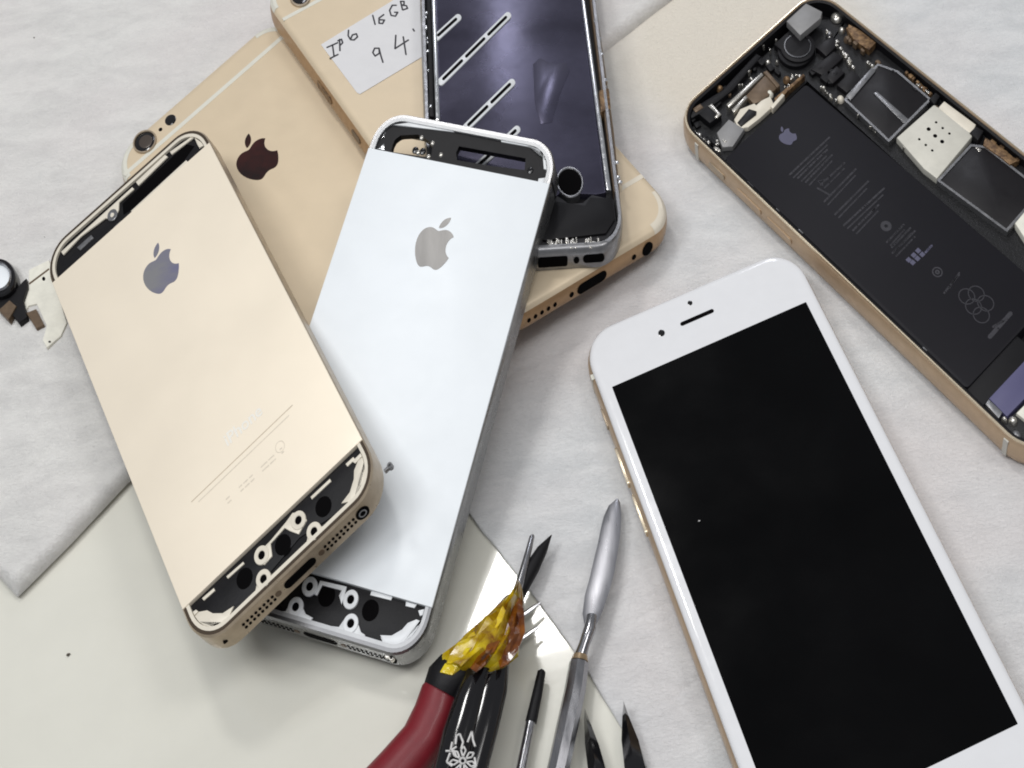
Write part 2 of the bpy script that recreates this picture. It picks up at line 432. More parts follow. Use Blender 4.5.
for nm, pt, a, b_ in (('S over D', (550, 184), plS, plD), ('S over D2', (432, 125), plS, plD), ('G over S', (312, 315), plG, plS), ('G over S2', (363, 440), plG, plS), ('G over A', (210, 142), plG, plA), ('S over A', (382, 488), plS, plA), ('G over A2', (120, 190), plG, plA), ('S over B', (370, 150), plS, plB), ('S over B2', (499, 326), plS, plB)):
    P_ = a.hit(*pt); print(nm, round(P_.z - b_.z(P_.x, P_.y), 2), 'of .76')

def base_of(fr, T): return fr.P(0, 0, -T)

# ------------------------------------------------------------------ gold phone lying face down (dark emblem)
def back_common(t, fr, body_m):
    part('body', body_m, t, fr, body6, 50); part('side_frame', 'gold_brown', t, fr, side6, 50)
def side_button(b, v0, v1, u=-33.5, w=-3.5, hw=.9, prot=.45):
    poly = [(x, y) for x, y in capsule(v0, w, v1, w, hw)]
    b.wall_u(poly, u - prot, u + 1) if u < 0 else b.wall_u(poly, u - 1, u + prot)

tA = thing('phone', 'gold phone lying face down with dark emblem and camera lens at its corner', 'phone', base_of(frA, 7.1), 'gold and white phones with full shells')
back_common(tA, frA, 'gold')
def antenna_back(b, v=-55., wd=1.3, top=True, w=.05):
    b.ex([(-32.4, v - wd / 2), (32.4, v - wd / 2), (32.4, v + wd / 2), (-32.4, v + wd / 2)], -.2, w)
    sg = -1 if top else 1
    # border running round the corners on the rounded edge
    for (i0, w0, i1, w1) in ((.3, -1.05, 2.7, w),):
        o = outline(67, 138, 10, i0, w0, 14); q = outline(67, 138, 10, 2.6, w, 14); r = outline(67, 138, 10, .75, -.4, 14); p = outline(67, 138, 10, 1.4, 0, 14)
        n_ = len(o)
        for i in range(n_):
            k = (i + 1) % n_
            if (o[i][1] * sg > 55 or o[k][1] * sg > 55) and not (abs(o[i][0]) < 24 and abs(o[k][0]) < 24):
                if abs(o[i][0] - o[k][0]) > 30 or abs(o[i][1] - o[k][1]) > 30: continue
                b.add([o[i], o[k], r[k], r[i], p[k], p[i], q[k], q[i]], [(0, 1, 2, 3), (3, 2, 4, 5), (5, 4, 6, 7)])
uvA = frA.L(225, 88.6)
part('antenna_band', 'band', tA, frA, lambda b: antenna_back(b, (frA.L(225, 88.6)[1] + frA.L(150, 151)[1]) / 2))
lu, lv = frA.L(145, 142.3)
def lens(b):
    b.ring(lu, lv, 3.3, 3.8, -.2, .5)
o = part('camera_ring', 'gold_dark', tA, frA, lens)
part('lens_glass', 'black_gloss', o, frA, lambda b: b.dome(lu, lv, 3.3, .1, .25))
part('lens_core', 'lens_core', o, frA, lambda b: b.dome(lu + .2, lv + .2, 2.2, .28, .1))
fu, fv = frA.L(170.5, 120.0)
part('camera_flash', 'black_gloss', tA, frA, lambda b: b.dome(*frA.L(170.5, 120), 1.9, -.05, .2))
part('microphone_hole', 'deep', tA, frA, lambda b: b.dome(*frA.L(160.5, 129.5), .75, -.05, .1))
au, av = frA.L(258, 161)
part('emblem', 'logo_dark', tA, frA, lambda b: emblem(b, au, av, 15.5, -.1, .06))
part('volume_button', 'gold_side', tA, frA, lambda b: (side_button(b, -36, -28), side_button(b, -24, -16)))

# ------------------------------------------------------------------ gold phone with sticker
tB = thing('phone', 'gold phone lying face down with white handwritten sticker, under the violet shell', 'phone', base_of(frB, 7.1), 'gold and white phones with full shells')
part('body', 'gold', tB, frB, body6, 50); part('side_frame', 'gold_brown', tB, frB, side6, 50)
bandv = frB.L(300, 10.5)[1]
part('antenna_band', 'band', tB, frB, lambda b: antenna_back(b, bandv))
part('antenna_band', 'band_warm', tB, frB, lambda b: antenna_back(b, -bandv, top=False))
# edge highlight and side features on the long side
def sidestrip(b):
    pts = []
    for w, i in ((-.25, 1.1), (-.5, .75)): pts.append(w)
mu0 = -33.5
def hb(px, py): return frB.L(px, py)[1]
part('mute_slot', 'copper', tB, frB, lambda b: b.wall_u(capsule(hb(312, 76) , -3.6, hb(322, 92), -3.6, 1.1), -33.75, -33.1))
part('volume_slot', 'brown', tB, frB, lambda b: b.wall_u(capsule(hb(345, 125), -3.6, hb(350, 133), -3.6, .9), -33.75, -33.1))
lb = frB.L(300, -1)
o = part('camera_ring', 'gold_dark', tB, frB, lambda b: b.ring(lb[0], lb[1], 2.9, 3.7, -.2, .55))
part('lens_glass', 'black_gloss', o, frB, lambda b: b.dome(lb[0], lb[1], 2.9, .1, .25))
# bottom openings
def bu(px, py): return frB.L(px, py - 8)[0]
def hole_v(b, u, w=-3.8, r=.62, v=69.): b.wall_v(circ(u, w, r, 12), v - .6, v + .12)
for px, py in ((529, 316), (535.5, 312), (542, 308), (548.5, 304), (555, 300)):
    part('speaker_hole', 'deep', tB, frB, lambda b: hole_v(b, bu(px, py)))
for px, py in ((571, 289), (630, 247)): part('screw_hole', 'deep', tB, frB, lambda b: hole_v(b, bu(px, py), r=.75))
part('charging_port', 'deep', tB, frB, lambda b: b.wall_v(capsule(bu(580, 282), -3.8, bu(600, 268), -3.8, 1.5), 68.4, 69.12))
part('headphone_jack', 'deep', tB, frB, lambda b: b.wall_v(circ(bu(642, 237), -3.8, 1.9, 20), 66.4, 69.1))
# sticker
stk = frB.Ls([(321, 45), (396, -1), (440, -28), (470, 30), (420, 58.5), (360, 94.5), (357, 93)])
st = part('sticker', 'paper', tB, frB, lambda b: b.ex(stk, 0.02, .16))
def stroke(b, fr, pts, r=.28, w=.2):
    for i in range(len(pts) - 1):
        a = fr.L(*pts[i]); c = fr.L(*pts[i + 1])
        b.ex(capsule(a[0], a[1], c[0], c[1], r, 4), w - .03, w + .012 + .001 * i)
def C2_(x, y): return (240 + x / 5.12, y / 5.12)
HW = [[(474, 234), (482, 292)], [(446, 246), (500, 222)], [(462, 302), (502, 282)],
      [(510, 205), (512, 262)], [(502, 212), (520, 204), (526, 222), (512, 236)],
      [(556, 158), (554, 186), (566, 206), (584, 208), (602, 192), (596, 176), (576, 182), (566, 204)],
      [(680, 82), (692, 128)],
      [(736, 78), (712, 96), (712, 122), (730, 124), (740, 106), (716, 104)],
      [(800, 30), (780, 30), (766, 56), (774, 82), (796, 86), (808, 66), (792, 66)],
      [(822, 10), (832, 52)], [(822, 10), (840, 10), (840, 26), (828, 30), (852, 32), (858, 46), (834, 54)],
      [(712, 250), (690, 250), (680, 272), (692, 290), (714, 276), (712, 250), (722, 290), (732, 322)],
      [(798, 184), (794, 252), (862, 208)], [(836, 192), (850, 282)],
      [(886, 152), (892, 162)]]
for chars in ([1, 2, 0], [3, 4], [5], [6], [7], [8], [9, 10], [11], [12, 13], [14]):
    part('handwritten_character', 'ink', st, frB, lambda b: [stroke(b, frB, [C2_(*p) for p in HW[i]]) for i in chars])

# ------------------------------------------------------------------ violet / black shell of a phone (open, face up)
tD = thing('phone_shell', 'silver rimmed empty phone shell with violet reflective shield film and diagonal slots', 'phone shell', base_of(frD, 6.4), 'opened phone housings')
def frame_ring(b, W_, H_, r, prof):
    b.rings([outline(W_, H_, r, i, w, 10) for i, w in prof], close=True)
part('rim', 'grey_metal', tD, frD, lambda b: frame_ring(b, 67, 138, 10, [(.3, -6.2), (0, -4.5), (0, -2), (.25, -.5), (.7, 0), (1.7, 0), (1.9, -.3), (1.9, -6.4), (1.4, -6.4)]), 50)
tray = part('tray', 'black_soft', tD, frD, lambda b: b.ex(rr(0, 0, 65, 136, 8, 8), -6.3, -3.0))
# inner ledge rails
def DL(x, y, crop=(410, 0, 5.9)): return frD.L(crop[0] + x / crop[2], crop[1] + y / crop[2])
railL = frD.Ls([(432.5, -140), (436, -140), (440, 140), (436, 140)])
railR = frD.Ls([(570, -140), (573, -140), (611, 188), (606, 188)])
part('side_rail', 'chrome', tD, frD, lambda b: b.ex(frD.Ls([(426, -140), (430.5, -140), (440, 118), (435.5, 118)]), -3, -.6, .3))
part('side_rail', 'chrome', tD, frD, lambda b: b.ex(frD.Ls([(563, -140), (566, -140), (611.5, 188), (606.5, 188)]), -3, -.6, .3))
part('shield_film', 'film', tD, frD, lambda b: b.ex(frD.Ls([(430, -140), (563, -140), (606, 188), (596, 190), (560, 188), (548, 200), (437, 200)]), -3, -1.3, .2))
part('shield_film', 'film2', tD, frD, lambda b: b.ex(frD.Ls([(548, 190), (559, 193), (569, 200), (583, 199), (592, 191), (614, 196), (617, 222), (608, 236), (541, 244), (430, 248), (430, 205)]), -3, -1.0, .3))
def slot(b0, p, q, nseg):
    a = frD.L(*p); c = frD.L(*q)
    b0.ex(capsule(a[0], a[1], c[0], c[1], 1.25, 6), -1.4, -.95, .15)
    return a, c, nseg
slots = [((436, 34), (458, 14), 1), ((441, 78), (508, 12), 3), ((466, 124), (512, 79), 2), ((500, 142), (517, 126), 1), ((474, 166), (498, 144), 1)]
for p, q, k in slots:
    bb = MB(); a, c, k = slot(bb, p, q, k); so = bb.build('slot_frame', 'trim_silver', tD, frD)
    def inner(b):
        for i in range(k):
            t0 = (i + .1) / k; t1 = (i + .9) / k
            x0, y0 = a[0] + (c[0] - a[0]) * t0, a[1] + (c[1] - a[1]) * t0
            x1, y1 = a[0] + (c[0] - a[0]) * t1, a[1] + (c[1] - a[1]) * t1
            b.ex(capsule(x0, y0, x1, y1, .5, 5), -1.1, -.9)
    part('slot', 'deep', so, frD, inner)
cu, cv = frD.L(570, 178)
o = part('button_ring', 'grey_metal', tD, frD, lambda b: b.ring(cu, cv, 4.1, 4.8, -3, -1.0, b=.2))
part('button_hole', 'deep', o, frD, lambda b: b.dome(cu, cv, 4.2, -1.28, .06))
part('charcoal_block', 'black_soft', tD, frD, lambda b: b.ex(frD.Ls([(556, 200), (585, 204), (590, 196), (612, 197), (615, 218), (606, 232), (545, 239), (534, 236), (538, 205)]), -1.0, -.3, .25))
# dent in the film
def dent(b):
    p = frD.Ls([(533, 60), (540, 54), (548, 58), (556, 60), (566, 58), (570, 66), (560, 90), (552, 118), (541, 120), (535, 100)])
    b.ex(p, -1.4, -1.18, .11)
part('film_patch', 'film', tD, frD, dent)
# side components in the gap at both sides
def clutter(b, fr, p0, p1, n_, w0, w1, spread, size):
    a = fr.L(*p0); c = fr.L(*p1)
    dx, dy = c[0] - a[0], c[1] - a[1]; L_ = math.hypot(dx, dy)
    for i in range(n_):
        t = random.random(); s_ = random.uniform(-1, 1) * spread
        x = a[0] + dx * t - dy / L_ * s_; y = a[1] + dy * t + dx / L_ * s_
        b.ex(rect(x, y, random.uniform(.4, 1) * size, random.uniform(.5, 1.6) * size, math.atan2(dy, dx)), w0, w1 * random.uniform(.5, 1) + w0 * 0, .1)
part('edge_gasket', 'black', tD, frD, lambda b: b.ex(frD.Ls([(424, -120), (427, -120), (434, 115), (429, 115)]), -3, -.35, .2))
loose('edge_clip', 'chrome', tD, frD, lambda b: clutter(b, frD, (425, 5), (430, 108), 9, -3, -.15, .3, .9))
part('edge_gasket', 'brown', tD, frD, lambda b: b.ex(frD.Ls([(583, -60), (588, -60), (614, 130), (620, 190), (614, 190)]), -3, -.5, .2))
loose('edge_clip', 'chrome', tD, frD, lambda b: clutter(b, frD, (595, 10), (620, 185), 14, -3, -.2, .4, 1.1))
part('side_bracket', 'copper', tD, frD, lambda b: b.ex(frD.Ls([(599, 90), (609, 88), (611, 108), (601, 112)]), -3, 0, .3))
loose('edge_tooth', 'solder', tD, frD, lambda b: clutter(b, frD, (548, 243), (600, 241), 34, -3, -.1, .9, 1.1))
def hole_vD(b, poly): b.wall_v(poly, 68.3, 69.12)
du = lambda px: frD.L(px, 250)[0]
part('charging_port', 'deep', tD, frD, lambda b: hole_vD(b, [(x, w) for x, w in rr((du(538) + du(568)) / 2, -3.4, du(568) - du(538), 3.0, .6, 3)]))
part('screw_hole', 'deep', tD, frD, lambda b: hole_vD(b, circ(du(577), -3.3, 1.0, 14)))
part('headphone_jack', 'deep', tD, frD, lambda b: hole_vD(b, capsule(du(587), -3.1, du(602), -3.1, 1.2)))

# ------------------------------------------------------------------ older small phones with open end windows
def small_phone(t, fr, shell, side, trim, emb, embpx, embsize, extra):
    W_, H_, r = 58.6, 123.8, 9.0
    v0 = -61.9; v1 = 61.9
    outer = rr(0, 0, W_ - .9, H_ - .9, r - .4, 10)
    tw = rr(0, (-58.9 - 51.5) / 2, 54.0, 7.4, 3.2, 5)
    tw = [(x, y) for x, y in tw]
    def window(top):
        if top:
            ys, ye = -59.0, -51.5
        else: ys, ye = 50.3, 59.4
        pts = []
        rc = 5.5
        X = 27.2
        if top:
            pts += [(-X, ye), (X, ye)]
            for k in range(7): a = math.radians(0 - 90 * k / 6); pts.append((X - rc + rc * math.cos(a), ys + rc + rc * math.sin(a)))
            for k in range(7): a = math.radians(-90 - 90 * k / 6); pts.append((-X + rc + rc * math.cos(a), ys + rc + rc * math.sin(a)))
        else:
            pts += [(X, ys), (-X, ys)]
            for k in range(7): a = math.radians(180 - 90 * k / 6); pts.append((-X + rc + rc * math.cos(a), ye - rc + rc * math.sin(a)))
            for k in range(7): a = math.radians(90 - 90 * k / 6); pts.append((X - rc + rc * math.cos(a), ye - rc + rc * math.sin(a)))
        return pts
    # trim ring (outer lip), then the flat back plate between the windows
    ch = 'chamfer_gold' if trim == 'trim_gold' else 'chamfer_silver'
    part('chamfer', ch, t, fr, lambda b: b.plate(outer, [inset(outer, .8)], -1.0, -.3))
    part('trim', trim if trim == 'trim_gold' else 'trim_grey', t, fr, lambda b: b.plate(inset(outer, .8), [inset(outer, 1.7)], -1.0, -.25))
    vt = -50.7 if shell == 'silver' else -51.5
    pl = [(-29.0, vt), (29.0, vt), (29.0, 50.3), (-29.0, 50.3)]
    plate = part('back_plate', shell, t, fr, lambda b: b.ex(pl, -1.2, 0.02, .12))
    frame = part('frame', side, t, fr, lambda b: b.rings([outline(W_, H_, r, i, w, 10) for i, w in [(.45, -.3), (.05, -.8), (0, -3), (0, -5), (.05, -6.9), (.5, -7.4), (1.8, -7.6), (1.8, -1.0), (1.0, -.5)]], close=True), 30)
    eu, ev = fr.L(*embpx)
    part('emblem', emb, plate, fr, lambda b: emblem(b, eu, ev, embsize, -.05, .07))
    return plate, frame, window

def winmask(top):
    X = 27.35; e = 59.95; y0 = 50.5 if top else 50.2; sg = -1 if top else 1; rc = 7
    pts = [(-X, sg * y0), (X, sg * y0)]
    for k in range(9): a = math.radians(90 * k / 8); pts.append((X - rc + rc * math.cos(a), sg * (e - rc + rc * math.sin(a))))
    for k in range(9): a = math.radians(90 + 90 * k / 8); pts.append((-X + rc + rc * math.cos(a), sg * (e - rc + rc * math.sin(a))))
    return pts
def clampw(pts):
    o = []
    hx, hy, r = 27.0, 59.9, 7.0
    for u, v in pts:
        su = 1 if u > 0 else -1; sv = 1 if v > 0 else -1; a, c = abs(u), abs(v)
        if a > hx - r and c > hy - r:
            dx, dy = a - (hx - r), c - (hy - r); d = math.hypot(dx, dy)
            if d > r: dx, dy = dx / d * r, dy / d * r
            a, c = hx - r + dx, hy - r + dy
        o.append((su * min(a, hx), sv * min(c, hy)))
    q = [o[0]]
    for p in o[1:]:
        if math.hypot(p[0] - q[-1][0], p[1] - q[-1][1]) > .05: q.append(p)
    return q
# silver one
tS = thing('small_phone', 'silver white small phone lying face down with grey emblem, top glass strip missing', 'phone', base_of(frS, 7.6), 'small phones with end glass strips missing')
plateS, frameS, window = small_phone(tS, frS, 'silver', 'steel_side', 'trim_silver', 'logo_mirror', (432.8, 248.5), 13.6, None)
def top_trim_fill(b, fr, prs): pass
# top window of the silver phone: black bracket with see-through openings
PS = lambda pts, k=4.267, ox=340, oy=100: clampw(frS.Ls([(ox + x / k, oy + y / k) for x, y in pts]))
part('top_bracket', 'black', tS, frS, lambda b: b.plate(
    winmask(True),
    [PS([(232, 160), (255, 142), (330, 138), (375, 165), (392, 190), (385, 236), (345, 232), (214, 212), (222, 180)]),
     PS([(505, 188), (790, 240), (785, 290), (640, 272), (496, 248), (492, 215)])], -2.4, -.8))
part('top_ledge', 'trim_silver', tS, frS, lambda b: b.ex(PS([(205, 72), (300, 74), (485, 100), (486, 130), (300, 108), (215, 100)]), -.9, -.5, .12))
part('top_ledge', 'trim_silver', tS, frS, lambda b: b.ex(PS([(505, 108), (660, 140), (660, 158), (505, 130)]), -.9, -.5, .12))
part('top_ledge', 'trim_silver', tS, frS, lambda b: b.ex(PS([(688, 150), (800, 172), (862, 190), (900, 240), (905, 290), (868, 288), (862, 220), (800, 192), (686, 172)]), -.9, -.5, .12))
part('corner_ledge', 'trim_silver', tS, frS, lambda b: b.ex(PS([(845, 328), (900, 330), (892, 350), (842, 345)]), -.9, -.55, .1))
part('corner_ledge', 'chrome', tS, frS, lambda b: (b.ex(PS([(150, 180), (185, 122), (196, 130), (165, 180)]), -2.4, -.8, .1), b.ex(PS([(160, 200), (185, 178), (188, 206)]), -2.4, -.6, .1)))
def screws(b, fr, pts, r=.7, w0=-.9, w1=-.45):
    for p in pts: b.dome(*fr.L(*p), r, w0, w1 - w0, 12, 3)
cs = lambda x, y: (340 + x / 4.267, 100 + y / 4.267)
loose('bracket_screw', 'solder', tS, frS, lambda b: screws(b, frS, [cs(345, 152), cs(392, 175), cs(428, 225), cs(330, 215), cs(375, 232)], .75))
loose('bracket_screw', 'black_gloss', tS, frS, lambda b: screws(b, frS, [cs(810, 292), cs(318, 205), cs(350, 210)], 1.0))
# bottom window
def bottom_window(t, fr, cv_, P_, posts, blobs, discs, tabs, corner, metal):
    part('bottom_bracket', 'black', t, fr, lambda b: b.ex(P_, -1.2, -.85, .1))
    for blob in blobs: part('metal_bracket', metal, t, fr, lambda b: b.ex(blob, -.9, -.5, .15))
    for c_ in posts:
        o = part('screw_post', metal, t, fr, lambda b: b.ring(*fr.L(*c_), .95, 2.1, -2.4, -.3))
        part('post_hole', 'deep', o, fr, lambda b: b.dome(*fr.L(*c_), .95, -.46, .06, 14, 2))
    for d in discs: part('rubber_disc', 'black_gloss' if False else 'deep', t, fr, lambda b: b.dome(*fr.L(*d), 2.6, -.9, .12))
    for tb in tabs: part('edge_tab', metal, t, fr, lambda b: b.ex(tb, -.9, -.55, .1))
    for c_ in corner: part('corner_ledge', metal, t, fr, lambda b: b.ex(c_, -.9, -.35, .15))
k1 = lambda x, y: (260 + x / 3.84, 480 + y / 3.84)
K1 = lambda pts: clampw(frS.Ls([k1(*p) for p in pts]))
bottom_window(tS, frS, 0,
    K1([(60, 440), (200, 360), (240, 378), (640, 490), (655, 560), (600, 560), (550, 600), (520, 645), (400, 612), (380, 590), (190, 540), (90, 520)]),
    [k1(188, 406), k1(346, 456), k1(134, 484), k1(346, 548)],
    [K1([(95, 500), (115, 465), (150, 460), (172, 510), (200, 525), (190, 542), (60, 512)]), K1([(300, 560), (322, 528), (352, 520), (372, 540), (385, 580), (400, 590), (398, 610), (240, 572)]),
     K1([(228, 382), (330, 405), (322, 440), (310, 475), (300, 440), (310, 420), (235, 400), (215, 440), (205, 435)])],
    [k1(252, 440), k1(420, 495)],
    [K1([(425, 422), (508, 442), (500, 458), (420, 438)]), K1([(558, 462), (600, 474), (590, 488), (556, 480)]), K1([(460, 600), (505, 600), (508, 625), (470, 622)])],
    [K1([(545, 610), (580, 570), (640, 560), (655, 545), (658, 600), (610, 645), (560, 662), (520, 655)]), K1([(605, 498), (650, 498), (650, 524), (612, 520)])], 'trim_silver')
part('antenna_seam', 'black_soft', tS, frS, lambda b: (b.ex([(29.1 - .4, -52.0), (29.35, -52.0), (29.35, -51.2), (29.1 - .4, -51.2)], -7, -.6)))
# bottom side openings
def vside(b, poly, v=61.9): b.wall_v(poly, v - .5, v + .12)
for u0 in (-17.5, 14.5):
    for k in range(7):
        for r_ in (-3.3, -4.7):
            pass
def holes5(t, fr):
    for sgn in (-1, 1):
        for k in range(8):
            for w in (-3.2, -4.6):
                u = sgn * 13.0 + (k - 3.5) * 1.3
                part('speaker_hole', 'deep', t, fr, lambda b: vside(b, circ(u, w, .42, 8)))
    part('charging_port', 'deep', t, fr, lambda b: vside(b, capsule(-3.6, -3.9, 3.6, -3.9, 1.3)))
    for u in (-6.9, 6.9):
        o = part('bottom_screw', 'brown', t, fr, lambda b: vside(b, circ(u, -3.9, .85, 14)))
    part('headphone_jack', 'deep', t, fr, lambda b: vside(b, circ(20.2, -3.9, 1.9, 20)))
    part('jack_ring', 'grey_metal', t, fr, lambda b: b.rings([[(x, v, w) for x, w in circ(20.2, -3.9, r, 20)] for r, v in ((.8, 61.6), (.8, 62.06), (1.15, 62.06), (1.15, 61.6))], close=True))
    part('microphone_slot', 'deep', t, fr, lambda b: vside(b, capsule(-23.6, -3.9, -22.6, -3.9, .45), 61.4))
part('window_backing', 'black_soft', tS, frS, lambda b: b.ex(winmask(False), -2.2, -1.15))
holes5(tS, frS)

# pale gold one
tG = thing('small_phone', 'pale gold small phone lying face down on the silver one, bluish emblem', 'phone', base_of(frG, 7.6), 'small phones with end glass strips missing')
plateG, frameG, _ = small_phone(tG, frG, 'gold_pale', 'gold_dark', 'trim_gold', 'logo_blue', (161.5, 273), 13.6, None)
holes5(tG, frG)
for tt in (True, False): part('window_backing', 'black_soft', tG, frG, lambda b: b.ex(winmask(tt), -2.2, -1.15))
g1 = lambda x, y: (160 + x / 3.2, 430 + y / 3.2)
G1 = lambda pts: clampw(frG.Ls([g1(*p) for p in pts]))
bottom_window(tG, frG, 0,
    G1([(75, 578), (640, 50), (660, 75), (665, 100), (630, 140), (628, 190), (590, 245), (440, 340), (280, 530), (190, 625), (170, 600), (155, 590), (110, 618), (95, 600)]),
    [g1(440, 286), g1(322, 398), g1(490, 322), g1(328, 474)],
    [G1([(300, 400), (330, 370), (350, 350), (400, 290), (420, 262), (450, 255), (466, 285), (440, 330), (412, 320), (395, 310), (350, 360), (355, 400), (330, 428), (305, 420)]),
     G1([(468, 370), (470, 330), (490, 298), (515, 305), (545, 298), (470, 382)]), G1([(300, 520), (308, 480), (330, 455), (350, 470), (380, 462), (300, 535)])],
    [g1(518, 240), g1(388, 362), g1(265, 470)],
    [G1([(478, 210), (540, 152), (544, 160), (482, 218)]), G1([(590, 105), (615, 82), (620, 90), (596, 113)]), G1([(208, 465), (262, 418), (266, 424), (213, 472)]), G1([(130, 535), (168, 502), (172, 510), (136, 542)])],
    [G1([(632, 140), (665, 105), (680, 90), (686, 130), (668, 180), (635, 225), (645, 195), (628, 165)]), G1([(95, 610), (150, 590), (165, 605), (172, 636), (240, 600), (200, 640), (140, 660), (105, 645)]),
     G1([(88, 592), (112, 572), (120, 578), (96, 602)]), G1([(612, 98), (640, 70), (650, 76), (622, 104)])], 'trim_gold')
# top window
g2 = lambda x, y: (40 + x / 4.517, 120 + y / 4.517)
G2 = lambda pts: clampw(frG.Ls([g2(*p) for p in pts]))
part('top_bracket', 'black', tG, frG, lambda b: b.ex(G2([(75, 700), (85, 640), (190, 520), (330, 420), (440, 300), (580, 160), (660, 85), (700, 90), (720, 120), (755, 95), (750, 118), (700, 170), (400, 440), (130, 690), (85, 720)]), -1.2, -.9, .1))
part('dark_cavity', 'deep', tG, frG, lambda b: b.ex(G2([(365, 370), (600, 150), (655, 100), (690, 110), (640, 180), (400, 400), (370, 420)]), -4, -.84))
part('top_ledge', 'trim_gold', tG, frG, lambda b: b.ex(G2([(428, 275), (560, 152), (572, 160), (440, 290)]), -.95, -.5, .1))
part('top_ledge', 'trim_gold', tG, frG, lambda b: b.ex(G2([(582, 138), (680, 55), (694, 62), (590, 150)]), -.95, -.5, .1))
part('top_ledge', 'trim_gold', tG, frG, lambda b: b.ex(G2([(90, 590), (300, 400), (412, 298), (420, 306), (352, 366), (350, 400), (330, 445), (305, 440), (290, 438), (180, 520), (100, 604)]), -.95, -.5, .1))
part('metal_strip', 'trim_gold', tG, frG, lambda b: b.ex(G2([(405, 405), (655, 175), (664, 184), (414, 416)]), -.95, -.6, .1))
part('metal_strip', 'trim_gold', tG, frG, lambda b: b.ex(G2([(700, 60), (740, 75), (745, 100), (715, 120), (706, 105), (700, 90)]), -.95, -.5, .1))
part('screw_post', 'grey_metal', tG, frG, lambda b: b.ring(*frG.L(*g2(322, 424)), .6, 1.7, -2.2, -.4))
part('flash_window', 'solder', tG, frG, lambda b: b.ex(G2([(328, 478), (362, 448), (376, 466), (340, 502)]), -1.8, -.5, .2))
part('flash_window', 'trim_gold', tG, frG, lambda b: b.ex(G2([(258, 545), (320, 498), (326, 510), (264, 572)]), -1.8, -.5, .2))
part('lens_cover', 'grey_metal', tG, frG, lambda b: b.ex(G2([(160, 570), (225, 512), (236, 526), (175, 582)]), -1.8, -.6, .2))
# engraving on the pale gold plate
def gl(x, y): return frG.L(160 + x / 4.267, 380 + y / 4.267)
def gline(b, p, q, r, w=.05):
    a = gl(*p); c = gl(*q); b.ex(capsule(a[0], a[1], c[0], c[1], r, 3), 0, w)
part('engraved_line', 'engrave', plateG, frG, lambda b: gline(b, (135, 520), (565, 108), .12))
part('engraved_line', 'engrave_faint', plateG, frG, lambda b: gline(b, (165, 520), (550, 152), .12))
tu, tv = gl(355, 195)
part('engraved_word', 'engrave_glint', plateG, frG, lambda b: text_mesh(b, 'iPhone', tu, tv, 4.4, 0, .05))
def faint(b):
    a = gl(250, 540); c = gl(520, 290); dx, dy = c[0] - a[0], c[1] - a[1]; L_ = math.hypot(dx, dy); t = 0
    while t < 1:
        l = random.uniform(.03, .10)
        if random.random() < .75:
            for o_ in (0, 1.1):
                b.ex(capsule(a[0] + dx * t, a[1] + dy * t + o_, a[0] + dx * min(1, t + l), a[1] + dy * min(1, t + l) + o_, .18, 3), 0, .04)
        t += l + .03
    x, y = gl(512, 285); b.ring(x, y, 1.2, 1.45, 0, .05, b=.05)
part('engraved_marks', 'engrave_faint', plateG, frG, faint)
for tt, ff, mm in ((tG, frG, 'trim_gold'), (tS, frS, 'trim_silver')):
    for sx in (-1, 1):
        arc = [(20 + 7 * math.cos(math.radians(a)), 52.9 + 7 * math.sin(math.radians(a))) for a in (5, 20, 35, 50, 65, 80, 95)]
        wedge = arc + [(17.2, 58.6), (20.3, 58.0), (22.6, 56.2), (23.6, 54.6), (25.6, 53.4)]
        part('corner_ledge', mm, tt, ff, lambda b: b.ex([(sx * u, v) for u, v in wedge], -.9, -.4, .12))
# small metal clips poking out
def poke(b, p, ang):
    b.ring(p[0], p[1], .35, .75, -3.1, -1.9, 12, .1); b.box(p[0] - 1.9, p[0] - .6, p[1] - .25, p[1] + .3, -3.1, -2.0, .1)
part('metal_clip', 'grey_metal', tG, frG, lambda b: poke(b, frG.L(386, 461), 0))
part('metal_clip', 'solder', tS, frS, lambda b: poke(b, frS.L(389, 654), 0))

# ------------------------------------------------------------------ white fronted phone, face up
tW = thing('phone', 'white fronted gold phone lying face up with its black screen off', 'phone', base_of(frW, 7.1), 'gold and white phones with full shells')
bodyW = part('body', 'gold_side', tW, frW, lambda b: b.rings([outline(67, 138, 10, i, w) for i, w in [(1.7, -.9), (1.0, -1.0), (.3, -1.7), (.05, -2.6), (0, -3.8), (.05, -4.9), (.35, -6.0), (1.0, -6.7), (2.6, -7.1)]]), 50)
glassW = part('front_glass', 'white_glass', tW, frW, lambda b: b.rings([outline(67, 138, 10, i, w) for i, w in [(.9, -1.1), (.75, -.8), (.85, -.5), (1.2, -.2), (1.9, -.03), (2.6, 0)]]), 60)
part('screen', 'screen', tW, frW, lambda b: b.ex(rr(0, 0, 58.5, 104, .15, 2), -.3, .03))
eu, ev = frW.L(697, 317.5)
part('earpiece', 'deep', tW, frW, lambda b: b.ex(capsule(frW.L(682, 323.5)[0], ev, frW.L(712, 311)[0], ev, .55), -.3, .035))
part('front_camera', 'black_gloss', tW, frW, lambda b: b.dome(*frW.L(661.5, 333), 1.15, -.05, .09))
part('proximity_sensor', 'black_gloss', tW, frW, lambda b: b.dome(*frW.L(690, 303), .85, -.05, .09))
part('home_button', 'grey_metal', tW, frW, lambda b: b.ring(0, 60.5, 5.2, 5.6, -.1, .06, b=.04))
part('mute_switch', 'gold_dark', tW, frW, lambda b: side_button(b, -49.5, -45.5, hw=.8, prot=.35))
part('volume_button', 'gold_light', tW, frW, lambda b: side_button(b, -38.5, -30, hw=.9, prot=.5))
part('volume_button', 'gold_light', tW, frW, lambda b: side_button(b, -26, -17.5, hw=.9, prot=.5))
